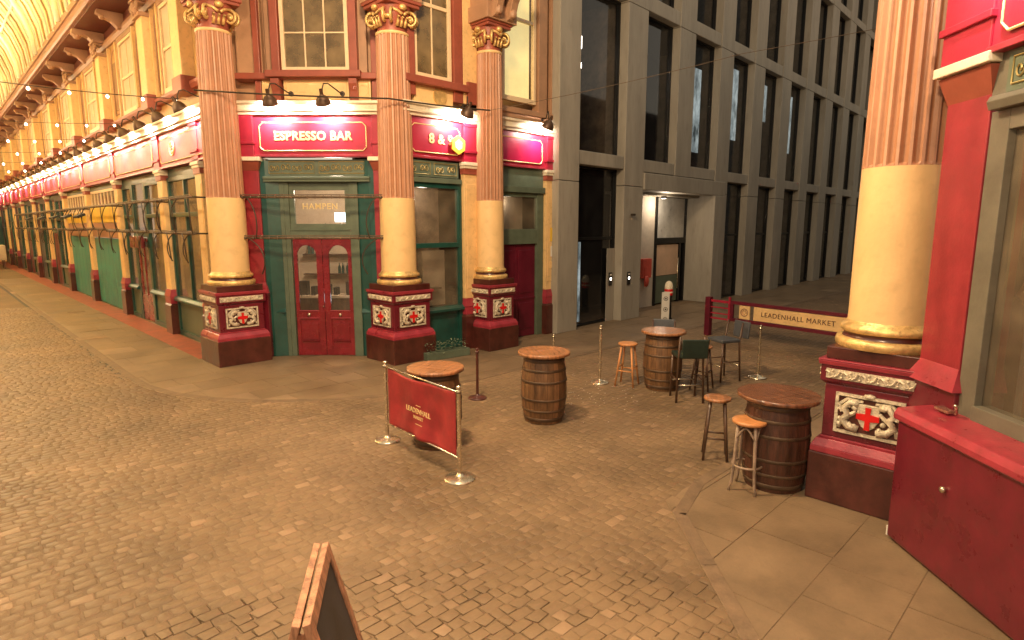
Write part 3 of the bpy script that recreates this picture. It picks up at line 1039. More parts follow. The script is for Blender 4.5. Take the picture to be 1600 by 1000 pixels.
def cornice(root, Mx, x0, x1, yf=-0.06, zt=4.90):
    c = MB()
    c.side([(0.05, zt), (yf - 0.06, zt), (yf - 0.07, zt + 0.05), (yf - 0.12, zt + 0.06), (yf - 0.12, zt + 0.09), (0.05, zt + 0.09)], x0, x1)
    c.side([(0.05, zt + 0.09), (yf - 0.08, zt + 0.09), (yf - 0.10, zt + 0.18), (yf - 0.15, zt + 0.20), (yf - 0.15, zt + 0.25), (0.05, zt + 0.29)], x0, x1)
    return c.build('cornice', 'white', root, Mx, bevel=0.004)

def filigree_panel(root, Mx, x0, x1, z0, z1, y=0.0, n=2):
    f = MB().box(x0, x1, y, y + 0.06, z0, z1).build('transom_panel', 'greyg', root, Mx)
    g_ = MB()
    wt = (x1 - x0) / n
    for k in range(n):
        a = x0 + k * wt + 0.05
        b = x0 + (k + 1) * wt - 0.05
        g_.tube([(a, y - 0.006, z0 + 0.05), (b, y - 0.006, z0 + 0.05), (b, y - 0.006, z1 - 0.04), (a, y - 0.006, z1 - 0.04), (a, y - 0.006, z0 + 0.05)], 0.007, 5)
        cx, cz = (a + b) / 2, (z0 + z1) / 2
        hh = (z1 - z0) / 2 - 0.07
        m = max(2, int((b - a) / 0.22))
        for i in range(m):
            x = a + (b - a) * (i + 0.5) / m
            for s in (-1, 1):
                pts = []
                for j in range(12):
                    th = j / 11 * 2.4 * PI
                    rr = hh * 0.85 * (1 - j / 14)
                    pts.append((x + s * (0.055 - rr * math.cos(th) * 0.7), y - 0.008, cz + rr * math.sin(th) * (1 if i % 2 else -1)))
                g_.tube(pts, 0.008, 4)
            g_.blob((x, y - 0.008, cz), (0.018, 0.008, 0.03))
    g_.build('filigree', 'filigree', f)
    return f

# ================================================================== CORNER BUILDING
corner = thing('corner_building', (0, 0, 0), 0, 'red and cream Victorian corner building with an espresso bar and red double doors', 'building')
MID = (5.89, 11.62)
# chamfer frame: origin at mid of doors on plane x+y=17.5
def cframe(s=0.0):
    return frame(MID[0] + s / S2, MID[1] + s / S2, -PI / 4)
CF = cframe()
# masonry cores
MB().box(-1.62, 1.62, 0.85, 1.0, 5.2, 9.6).box(-2.5, -0.86, 0.43, 0.60, 4.9, 9.6).box(0.86, 1.9, 0.43, 0.60, 4.9, 9.6).build('chamfer_wall', 'tan', corner, CF)

# --- red pilasters each side of the doorway (behind the columns)
for s in (-1, 1):
    p = MB().box(s * 1.16 if s > 0 else -1.56, 1.56 if s > 0 else -1.16, -0.10, 0.25, 1.55, 3.84).build('pilaster', 'brick', corner, CF, bevel=0.008)
    q = MB().box(*sorted((s * 1.10, s * 1.60)), -0.16, 0.25, 0, 1.36)
    q.build('pilaster_plinth', 'crimson', p, bevel=0.01)
    q = MB()
    q.frustum((*sorted((s * 1.10, s * 1.60)), -0.16, 0.25), (*sorted((s * 1.16, s * 1.56)), -0.10, 0.25), 1.36, 1.58)
    q.build('plinth_collar', 'rim', p)
    c = MB().box(*sorted((s * 1.08, s * 1.62)), -0.22, 0.25, 4.02, 4.10)
    c.build('pilaster_cap', 'white', p, bevel=0.01)
    c = MB()
    c.frustum((*sorted((s * 1.16, s * 1.56)), -0.10, 0.25), (*sorted((s * 1.10, s * 1.60)), -0.19, 0.25), 3.84, 4.02)
    c.build('pilaster_neck', 'redbrown', p)
    b = MB().box(*sorted((s * 1.18, s * 1.58)), -0.20, 0.2, 4.10, 4.90)
    b.box(*sorted((s * 1.16, s * 1.60)), -0.23, 0.2, 4.34, 4.39)
    b.build('fascia_end_block', 'sign_red', p, bevel=0.008)
    # splayed green jamb
    j = MB().prism([(s * 1.16, -0.06), (s * 1.16, 0.10), (s * 0.80, 0.10), (s * 0.80, 0.02), (s * 1.05, -0.06)], 0, 4.05)
    j.build('green_jamb', 'green', corner, CF, bevel=0.004)

# --- fascia and cornice of the chamfer
fascia(corner, CF, -1.18, 1.18, yf=-0.14, zb=4.10, zt=4.90, text='ESPRESSO BAR', tsize=0.235, xs=0.98)
cornice(corner, CF, -1.62, 1.62, yf=-0.16)
# filigree transom and green frame
filigree_panel(corner, CF, -1.02, 1.02, 3.74, 4.06, y=-0.03, n=2)
MB().box(-1.08, 1.08, -0.10, 0.08, 3.62, 3.73).side([(-0.10, 3.73), (-0.12, 3.71), (-0.12, 3.68), (-0.10, 3.66)], -1.08, 1.08).build('transom_rail', 'greyg', corner, CF, bevel=0.006)
# doorway frame
m = MB()
for s in (-1, 1):
    m.box(*sorted((s * 0.62, s * 0.72)), 0.0, 0.14, 0, 3.62)
    m.box(*sorted((s * 0.72, s * 0.80)), -0.01, 0.12, 0, 3.62)
m.box(-0.62, 0.62, 0.0, 0.13, 2.50, 2.64)
m.box(-0.62, 0.62, -0.02, 0.13, 2.64, 2.67)
m.box(-0.62, 0.62, 0.02, 0.12, 2.67, 2.78)
m.build('door_frame', 'greyg', corner, CF, bevel=0.005)
m = MB().box(-0.62, 0.62, 0.04, 0.10, 3.46, 3.62)
m.box(-0.62, -0.52, 0.04, 0.10, 2.78, 3.46).box(0.52, 0.62, 0.04, 0.10, 2.78, 3.46)
tl = m.build('transom_light', 'greyg', corner, CF, bevel=0.004)
MB().box(-0.52, 0.52, 0.065, 0.071, 2.78, 3.46).build('window_pane', 'glassclear', tl)
text_mesh('HAMPEN', 0.17, 'transom_lettering', 'goldflat', tl, Matrix.Translation((0.0, 0.06, 3.13)), ext=0.002, xs=1.0, spacing=1.15)
# side lights
for s in (-1, 1):
    f = MB()
    a, b = sorted((s * 0.80, s * 1.05))
    f.box(a, b, 0.02, 0.10, 0, 0.06).box(a, b, 0.0, 0.10, 0.86, 0.94).box(a, a + 0.035, 0.02, 0.09, 0.94, 3.62).box(b - 0.035, b, 0.02, 0.09, 0.94, 3.62)
    f.box(a, b, 0.02, 0.09, 2.50, 2.60)
    f.frustum((a, b, -0.05, 0.10), (a, b, 0.0, 0.10), 0.94, 1.02)
    ff = f.build('side_light', 'green', corner, CF, bevel=0.004)
    MB().box(a + 0.035, b - 0.035, 0.05, 0.056, 1.0, 3.6).build('window_pane', 'glassclear', ff)
    k = MB().box(a, b, 0.04, 0.08, 0.06, 0.86)
    pk = k.build('lattice_panel', 'filigree', ff)
# doors
for s in (-1, 1):
    d = MB()
    a, b = (-0.605, -0.005) if s < 0 else (0.005, 0.605)
    gx0, gx1 = (a + 0.075, b - 0.125) if s < 0 else (a + 0.125, b - 0.075)
    # stiles and rails around an arched light
    d.box(a, gx0, 0.05, 0.10, 0.01, 2.48).box(gx1, b, 0.05, 0.10, 0.01, 2.48)
    d.box(gx0, gx1, 0.05, 0.10, 0.01, 0.16).box(gx0, gx1, 0.05, 0.10, 0.78, 0.96).box(gx0, gx1, 0.05, 0.10, 2.34, 2.48)
    cx, r = (gx0 + gx1) / 2, (gx1 - gx0) / 2
    zs = 2.34 - r
    for sg in (-1, 1):
        poly = [(cx + sg * r, 2.34), (cx + sg * r, zs)] + [(cx + sg * r * math.cos(t), zs + r * math.sin(t)) for t in [PI / 2 * i / 8 for i in range(1, 9)]]
        d.plate(poly if sg < 0 else poly[::-1], 0.05, 0.10)
    d.box(gx0, gx1, 0.07, 0.09, 0.16, 0.78)
    dd = d.build('door', 'door_red', corner, CF, bevel=0.004)
    mm = MB()
    mm.frustum((gx0 + 0.02, gx1 - 0.02, 0.045, 0.07), (gx0 + 0.02, gx1 - 0.02, 0.035, 0.07), 0.30, 0.33)
    MB().box(gx0 - 0.01, gx1 + 0.01, 0.035, 0.06, 0.80, 0.82).build('door_moulding', 'rim', dd, bevel=0.004)
    MB().box(gx0 - 0.01, gx1 + 0.01, 0.035, 0.06, 0.955, 0.975).build('door_moulding', 'rim', dd, bevel=0.004)
    MB().box(gx0 + 0.03, gx1 - 0.03, 0.055, 0.075, 0.34, 0.70).build('door_field', 'door_red', dd, bevel=0.004)
    mm.build('door_moulding', 'door_red', dd, bevel=0.004)
    MB().box(gx0, gx1, 0.072, 0.078, 0.96, 2.34).build('door_glass', 'glassclear', dd)
    kn = MB().lathe([(0.01, -0.05), (0.032, -0.045), (0.036, -0.025), (0.02, -0.01), (0.03, 0.0)], 14, T=Matrix.Translation(((gx0 + gx1) / 2, 0.045, 0.885)) @ Matrix.Rotation(-PI / 2, 4, 'X'))
    kn.build('door_knob', 'steel', dd)
kn = MB().lathe([(0.01, -0.03), (0.018, -0.02), (0.018, 0)], 10, T=Matrix.Translation((-0.02, 0.045, 1.06)) @ Matrix.Rotation(-PI / 2, 4, 'X'))
kn.build('door_lock', 'steel', corner, CF)
# interior of the espresso bar
m = MB()
m.box(-1.6, 1.6, 3.0, 3.05, 0, 4.0)
m.box(-1.63, -1.60, 0.3, 3.0, 0, 4.0).box(1.60, 1.63, 0.3, 3.0, 0, 4.0)
m.build('interior_wall', 'interior_w', corner, CF)
MB().box(-1.6, 1.6, 0.25, 3.0, 4.0, 4.05).build('interior_ceiling', 'interior', corner, CF)
m = MB().box(-1.3, 1.3, 1.6, 2.1, 0.0, 1.05)
m.build('counter', 'darkwood', corner, CF, bevel=0.01)
m = MB().box(-1.35, 1.35, 1.55, 2.15, 1.05, 1.10)
m.build('counter_top', 'interior_w', corner, CF)
m = MB()
for k in range(9):
    x = -1.15 + k * 0.28 + random.uniform(-.04, .04)
    h = random.uniform(0.12, 0.34)
    m.box(x, x + random.uniform(0.09, 0.2), 1.75, 1.95, 1.10, 1.10 + h)
m.build('counter_equipment', 'black', corner, CF)
m = MB()
for k in range(3):
    m.box(-1.4, 1.4, 2.8, 2.98, 1.5 + k * 0.5, 1.53 + k * 0.5)
m.build('back_shelf', 'darkwood', corner, CF)
m = MB()
for k in range(26):
    x = random.uniform(-1.35, 1.35)
    z = 1.53 + 0.5 * random.choice((0, 1, 2))
    m.lathe([(0.035, z), (0.035, z + 0.16), (0.012, z + 0.22), (0.012, z + 0.27)], 7, cx=x, cy=2.88)
m.build('shelf_bottles', 'green', corner, CF, kind='stuff')
sc = MB().box(0.16, 0.46, 0.5, 0.53, 2.82, 3.02)
sc.build('lit_screen', 'screen', corner, CF, label='small glowing white screen behind the transom window')
sc = MB().box(0.22, 0.60, 1.42, 1.44, 0.98, 1.17)
sc.build('lit_screen', 'screen', corner, CF, label='bright till screen on the counter seen through the right door')
light('bar_lamp_light', 'POINT', CF @ Vector((0, 1.2, 3.6)), 130, (1, .8, .6), 0.15)
light('side_shop_light', 'POINT', (7.7, 10.55, 3.4), 14, (1, .8, .6), 0.1)
light('door_hall_light', 'POINT', (10.2, 10.55, 3.3), 5, (1, .8, .6), 0.1)

# --- upper storey of the chamfer
U = MB()
for (a, b) in ((-1.62, -1.10), (-1.02, -0.72), (0.72, 1.02), (1.10, 1.62)):
    U.box(a, b, 0.30, 0.42, 5.80, 9.6)
U.build('wall_panel', 'tan', corner, CF)
for s in (-1, 1):
    p = MB().box(*sorted((s * 0.70, s * 0.86)), 0.14, 0.34, 5.22, 9.6).build('window_pilaster', 'redbrown', corner, CF, bevel=0.01)
    MB().box(*sorted((s * 1.12, s * 1.24)), 0.20, 0.36, 5.22, 9.6).build('window_pilaster', 'redbrown', corner, CF, bevel=0.01)
    MB().side([(0.16, 5.66), (0.02, 5.64), (0.02, 5.54), (0.09, 5.40), (0.12, 5.22), (0.16, 5.22)], *sorted((s * 0.70, s * 0.86))).build('sill_bracket', 'redbrown', corner, CF, bevel=0.006)
MB().box(-1.62, 1.62, 0.08, 0.44, 5.64, 5.76).box(-0.95, 0.95, -0.02, 0.42, 5.66, 5.79).build('window_sill', 'redbrown', corner, CF, bevel=0.012)
for (a, b) in ((-1.10, -0.76), (-0.66, 0.66), (0.76, 1.10)):
    f = MB().box(a, b, 0.20, 0.30, 5.20, 5.64).build('frieze_panel', 'cream', corner, CF)
    q = MB()
    i = 0.05
    q.tube([(a + i, 0.195, 5.27), (b - i, 0.195, 5.27), (b - i, 0.195, 5.60), (a + i, 0.195, 5.60), (a + i, 0.195, 5.27)], 0.012, 5)
    if b - a < 0.5:
        cx = (a + b) / 2
        q.tube([(cx + 0.11 * math.cos(t), 0.195, 5.435 + 0.11 * math.sin(t)) for t in [2 * PI * k / 16 for k in range(17)]], 0.010, 5)
    q.build('frieze_moulding', 'cream2', f)
MB().box(-1.62, 1.62, 0.10, 0.42, 5.10, 5.20).build('frieze_base', 'redbrown', corner, CF, bevel=0.008)
sash_window(corner, CF @ Matrix.Translation((0, 0.20, 0)), -0.68, 0.68, 5.79, 8.7, cols=3, rows=4)

# --- end bay on the arcade side between column 1 and first shop
RF = lambda y: frame(4.50, y, -PI / 2)        # local x -> world -Y, inward +X
E0 = RF(16.71)
def upper_unit(root, Mx, w, wins, archs, pils):
    """upper storey of the arcade. z 5.6 .. 8.5"""
    base = MB().box(0, w, 0.02, 0.30, 5.10, 9.2).build('upper_wall', 'ochre', root, Mx)
    s = MB().side([(0.05, 5.60), (-0.08, 5.60), (-0.12, 5.68), (-0.12, 5.74), (0.05, 5.76)], 0, w)
    s.build('string_course', 'redbrown', base)
    f = MB().side([(0.05, 7.86), (-0.04, 7.86), (-0.09, 7.94), (-0.09, 8.02), (0.05, 8.02)], 0, w)
    f.build('head_course', 'tan', base)
    MB().box(0, w, -0.02, 0.05, 8.02, 8.32).build('eaves_frieze', 'soffit', base)
    for (a, b) in wins:
        pass
        hood = MB().box(a - 0.08, a, -0.04, 0.05, 5.80, 7.80).box(b, b + 0.08, -0.04, 0.05, 5.80, 7.80).box(a - 0.08, b + 0.08, -0.05, 0.05, 7.72, 7.84)
        hood.build('window_surround', 'tan', root, Mx, bevel=0.006)
        # dark sash set in front of the wall plane recess
        sash_window(root, Mx @ Matrix.Translation((0, -0.035, 0)), a, b, 5.80, 7.72, cols=2, rows=2, glass_m='interior_w', depth=0.05)
    for (a, b) in archs:
        arch_panel(root, Mx, a, b, 5.95, 7.70, 'tan', y=0.015)
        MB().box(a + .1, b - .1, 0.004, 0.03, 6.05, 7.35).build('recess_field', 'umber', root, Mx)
        for xx_ in (a - 0.09, b + 0.02):
            MB().box(xx_, xx_ + 0.07, -0.07, 0.03, 5.80, 7.80).build('lesene', 'cream', root, Mx, bevel=0.006)
    for (a, b) in pils:
        p = MB().box(a, b, -0.24, 0.05, 5.74, 7.62).build('upper_pilaster', 'cream', root, Mx, bevel=0.012)
        MB().box(a - 0.03, b + 0.03, -0.28, 0.05, 5.52, 5.86).build('pilaster_foot', 'redbrown', p, bevel=0.012)
        c = MB()
        cx = (a + b) / 2
        c.box(a - 0.04, b + 0.04, -0.30, 0.05, 7.62, 7.70)
        c.box(a - 0.06, b + 0.06, -0.34, 0.05, 7.98, 8.04)
        for s in (-1, 1):
            c.tube([(cx + s * (b - a) * 0.45 + 0.09 * math.cos(t) * (1 - k / 22), -0.31, 7.84 + 0.09 * math.sin(t) * (1 - k / 22)) for k, t in [(k, 2.4 * PI * k / 14) for k in range(15)]], 0.026, 5)
            c.blob((cx + s * 0.1, -0.3, 7.75), (0.07, 0.06, 0.09))
        c.blob((cx, -0.31, 7.85), (0.08, 0.08, 0.12))
        c.build('pilaster_capital', 'tan', p)
        k = MB()
        k.side([(0.05, 8.30), (-0.78, 8.30), (-0.80, 8.16), (-0.66, 8.08), (-0.52, 8.16), (-0.40, 8.12), (-0.28, 7.98), (-0.16, 7.94), (0.05, 7.94)][::-1], cx - 0.13, cx + 0.13)
        k.blob((cx, -0.66, 8.12), (0.16, 0.11, 0.09))
        k.build('eaves_console', 'tan', p, bevel=0.01)
    for cx in [(a + b) / 2 for a, b in wins]:
        k = MB()
        k.side([(0.05, 8.30), (-0.60, 8.30), (-0.62, 8.20), (-0.48, 8.12), (-0.30, 8.06), (-0.16, 7.92), (0.05, 7.90)][::-1], cx - 0.10, cx + 0.10)
        k.blob((cx, -0.48, 8.14), (0.13, 0.09, 0.07))
        k.build('eaves_console', 'tan', root, Mx, bevel=0.01)

def eaves(root, Mx, w):
    e = MB().box(0, w, -0.74, 0.1, 8.30, 8.36)
    e.build('eaves_soffit', 'soffit', root, Mx)
    g_ = MB()
    g_.side([(-0.70, 8.36), (-0.80, 8.37), (-0.84, 8.42), (-0.86, 8.50), (-0.86, 8.56), (-0.70, 8.56)][::-1], 0, w)
    g_.build('gutter_moulding', 'brownp', root, Mx)
    g_ = MB()
    g_.side([(-0.70, 8.56), (-0.90, 8.56), (-0.92, 8.68), (-0.70, 8.68)][::-1], 0, w)
    g_.build('gutter_edge', 'tan', root, Mx)

def roof_interior(root, Mx, w, pale=False, d=1.6):
    MB().box(0.0, w, d, d + 0.05, 0, 4.6).build('interior_wall', 'interior_w' if pale else 'interior', root, Mx)
    MB().box(0.0, w, 0.1, d, 4.15, 4.2).build('interior_ceiling', 'interior_d', root, Mx)

w0 = 16.71 - 13.2
upper_unit(corner, E0, w0, [(0.55, 1.75)], [(0.02, 0.40)], [(2.0, 2.55)])
eaves(corner, E0, w0 + 1.0)
fascia(corner, E0, 0.0, w0, yf=-0.12)
cornice(corner, E0, 0.0, w0 + 0.2, yf=-0.14)
pilaster(corner, E0, 2.46, 2.86, yf=-0.12)
# ring ornament on the first fascia
q = MB()
q.tube([(1.1 + 0.17 * math.cos(t), -0.15, 4.50 + 0.15 * math.sin(t)) for t in [2 * PI * k / 20 for k in range(21)]], 0.018, 5)
for k in range(8):
    t = 2 * PI * k / 8
    q.blob((1.1 + 0.10 * math.cos(t), -0.15, 4.50 + 0.09 * math.sin(t)), 0.022)
q.build('gilt_emblem', 'goldflat', corner, E0)
# green shop window of the end bay
def green_window(root, Mx, x0, x1, zsill=0.95, ztop=3.9, zt=2.95, mul=2, stall='greyg'):
    f = MB()
    t = 0.09
    f.box(x0, x0 + t, -0.02, 0.10, 0, ztop).box(x1 - t, x1, -0.02, 0.10, 0, ztop)
    f.box(x0 + t, x1 - t, -0.02, 0.10, ztop - 0.1, ztop).box(x0 + t, x1 - t, -0.03, 0.10, zt, zt + 0.1)
    for i in range(1, mul):
        x = x0 + (x1 - x0) * i / mul
        f.box(x - 0.04, x + 0.04, -0.01, 0.08, zsill, ztop - 0.1)
    f.box(x0 + t, x1 - t, -0.03, 0.10, 0.0, 0.12)
    f.side([(0.1, zsill - 0.08), (-0.10, zsill - 0.08), (-0.10, zsill - 0.03), (-0.04, zsill + 0.03), (0.1, zsill + 0.03)], x0, x1)
    fr = f.build('shop_window', 'green', root, Mx, bevel=0.005)
    MB().box(x0 + t, x1 - t, 0.03, 0.06, 0.12, zsill - 0.08).build('stall_riser', stall, fr)
    for i in range(mul):
        a = x0 + (x1 - x0) * i / mul
        b = x0 + (x1 - x0) * (i + 1) / mul
        MB().box(a + 0.04, b - 0.04, 0.04, 0.046, zsill + 0.03, zt).build('window_pane', 'glass', fr)
        MB().box(a + 0.04, b - 0.04, 0.04, 0.046, zt + 0.1, ztop - 0.1).build('window_pane', 'glass', fr)
    return fr
green_window(corner, E0, 0.0, 2.44, mul=2)
green_window(corner, E0, 2.88, 3.3, mul=1)
roof_interior(corner, E0, 3.2, True, d=0.9)
MB().box(0.0, 3.3, 0.02, 0.1, 3.9, 4.12).build('head_board', 'green', corner, E0)
MB().box(0.8, 2.3, 0.35, 0.4, 1.0, 2.9).build('display_screen', 'interior_w', corner, E0)

# --- side face on the side street
SY = 10.20
SF = frame(0, SY, 0)
MB().box(7.0, 11.75, 0.62, 0.80, 5.1, 9.6).build('side_wall', 'tan', corner, SF)
MB().box(7.0, 11.75, 0.12, 0.62, 5.05, 5.3).build('side_wall', 'tan', corner, SF)
fascia(corner, SF, 7.05, 8.52, yf=-0.05, text='8 & 9', tsize=0.27, xoff=0.12)
fascia(corner, SF, 9.30, 11.12, yf=-0.05, panel='magenta')
cornice(corner, SF, 6.9, 11.85, yf=-0.07)
for x0, x1 in ((8.50, 8.92), (11.14, 11.60)):
    pilaster(corner, SF, x0, x1, yf=-0.10)
MB().box(8.96, 9.35, -0.02, 0.1, 0, 4.1).build('wall_strip', 'brick', corner, SF)
green_window(corner, SF, 7.0, 8.48, zsill=0.98, ztop=3.62, zt=2.28, mul=1, stall='green')
filigree_panel(corner, SF, 7.0, 8.40, 3.74, 4.06, y=-0.02, n=2)
MB().box(7.0, 8.45, -0.08, 0.08, 3.62, 3.72).build('transom_rail', 'greyg', corner, SF, bevel=0.006)
# things on show inside the side window
m = MB().box(7.0, 8.4, 0.7, 0.74, 0.95, 3.6)
m.build('interior_wall', 'interior', corner, SF)
m = MB().box(7.75, 8.35, 0.45, 0.48, 0.98, 2.2)
m.build('menu_board', 'interior_w', corner, SF)
m = MB()
for i in range(5):
    x = 7.15 + i * 0.12
    m.lathe([(0.045, 0.99), (0.05, 1.2), (0.02, 1.45), (0.02, 1.6)], 8, cx=x, cy=0.35 + 0.05 * (i % 2))
m.build('bottle_row', 'padblue', corner, SF)
m = MB().box(7.1, 8.1, 0.25, 0.6, 1.36, 1.40)
m.build('display_shelf', 'darkwood', corner, SF)
# second bay: wine red door, grey green frame and fanlight
m = MB().box(9.35, 9.50, -0.02, 0.1, 0, 3.62).box(10.90, 11.12, -0.02, 0.1, 0, 3.62).box(9.50, 10.90, -0.02, 0.1, 2.30, 2.66).box(9.35, 11.12, -0.08, 0.1, 3.52, 3.66)
m.box(9.50, 10.90, 0.0, 0.1, 3.42, 3.52)
df = m.build('door_frame', 'greyg', corner, SF, bevel=0.006)
MB().box(9.35, 11.12, 0.0, 0.1, 3.66, 4.1).build('head_board', 'greyg', corner, SF)
MB().box(9.50, 10.90, 0.04, 0.046, 2.66, 3.42).build('window_pane', 'glass', df)
MB().box(9.5, 10.9, 0.5, 0.54, 2.6, 3.5).build('fanlight_backing', 'interior_w', df)
for a, b in ((9.51, 10.195), (10.205, 10.89)):
    d = MB().box(a, b, 0.05, 0.09, 0.01, 2.30)
    d.box(a + 0.10, b - 0.10, 0.035, 0.06, 0.20, 0.85).box(a + 0.10, b - 0.10, 0.035, 0.06, 1.10, 2.15)
    d.box(a, b, 0.030, 0.05, 0.94, 0.99)
    d.build('door', 'door_dark', corner, SF, bevel=0.006)
# upper storey of the side face
SU = frame(0, SY - 0.02, 0)
for (a, b, m_) in ((7.0, 7.30, 'redbrown'), (8.28, 8.52, 'redbrown'), (8.52, 9.15, 'cream'), (9.20, 9.66, 'redbrown'), (10.86, 11.15, 'tan'), (11.30, 11.75, 'tan')):
    MB().box(a, b, -0.06, 0.16, 5.30, 9.6).build('upper_pilaster', m_, corner, SU, bevel=0.01)
MB().box(7.0, 8.60, -0.16, 0.14, 5.52, 5.66).build('window_sill', 'redbrown', corner, SU, bevel=0.01)
f = MB().box(7.30, 8.28, 0.0, 0.14, 5.20, 5.52).build('frieze_panel', 'cream', corner, SU)
MB().lathe([(0.17, -0.03), (0.17, 0)], 20, T=Matrix.Translation((7.93, 0.0, 5.36)) @ Matrix.Rotation(PI / 2, 4, 'X') @ Matrix.Translation((0, 0, 0.03))).build('round_emblem', 'gold', f)
sash_window(corner, SU, 7.32, 8.26, 5.66, 8.5, cols=2, rows=2)
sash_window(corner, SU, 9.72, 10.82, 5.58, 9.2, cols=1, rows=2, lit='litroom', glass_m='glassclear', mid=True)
MB().box(9.6, 11.85, -0.10, 0.14, 5.30, 5.42).box(9.6, 11.85, -0.04, 0.13, 5.20, 5.30).build('string_course', 'tan', corner, SU, bevel=0.01)
MB().box(8.6, 9.6, -0.12, 0.14, 5.3, 5.75).build('pilaster_foot', 'redbrown', corner, SU, bevel=0.01)
MB().box(11.60, 11.95, -0.02, 0.3, 0, 9.6).build('end_strip', 'concrete', corner, SF)
# closing body behind, so that no light leaks
MB().box(7.2, 11.8, 2.2, 2.3, 0, 9.6).build('back_wall', 'interior_d', corner, SF)

# notices and signs fixed to the building
def flat_sign(name, m, Mx, w, h, label, cat, txt=None, tm='black', ts=0.05, t=0.012, poly=None):
    root = MB()
    if poly:
        root.plate(poly, -t, 0)
    else:
        root.box(-w / 2, w / 2, -t, 0, -h / 2, h / 2)
    o = root.build(name, m, None, Mx, bevel=0.002)
    tag(o, label, cat)
    if txt:
        for i, line in enumerate(txt):
            text_mesh(line, ts, 'lettering', tm, o, Matrix.Translation((0, -t - 0.002, (len(txt) - 1) * ts * 0.5 - i * ts)), ext=0.001)
    return o
hexp = [(0.20 * math.cos(PI / 3 * k + PI / 6), 0.20 * math.sin(PI / 3 * k + PI / 6)) for k in range(6)]
hx = flat_sign('hexagon_sign', 'yellow', frame(8.30, SY - 0.14, 0, 4.42), 0, 0, 'yellow hexagonal sign hung over the red fascia beside the 8 and ampersand', 'sign', poly=hexp, t=0.03)
MB().plate([(a * 0.5, b * 0.55) for a, b in hexp], -0.036, -0.031).build('sign_disc', 'paper', hx)
flat_sign('notice', 'noticey', frame(11.37, SY - 0.115, 0, 2.52), 0.20, 0.34, 'yellow notice at the top of the cream pilaster by the wine red door', 'notice')
flat_sign('notice', 'paper', frame(11.37, SY - 0.115, 0, 2.10), 0.16, 0.26, 'white and red notice under the yellow one on the cream pilaster', 'notice')
flat_sign('notice', 'cream', frame(11.37, SY - 0.115, 0, 1.76), 0.16, 0.16, 'small blank cream notice lowest on the pilaster by the wine red door', 'notice')

# barn lamps of the corner
for (t, lab) in ((-0.68, 'round bronze lamp above the letters ESP of the espresso bar sign'), (0.34, 'round bronze lamp above the letters BAR of the espresso bar sign')):
    p = CF @ Vector((t, -0.52, 5.12))
    lamp(p.x, p.y, p.z, -PI / 4, lab, 1.6)
lamp(8.28, SY - 0.5, 5.05, 0, 'bronze lamp over the fascia with the yellow hexagon sign', 1.3)
lamp(10.75, SY - 0.5, 5.08, 0, 'bronze lamp at the far end over the blank magenta fascia', 1.0)

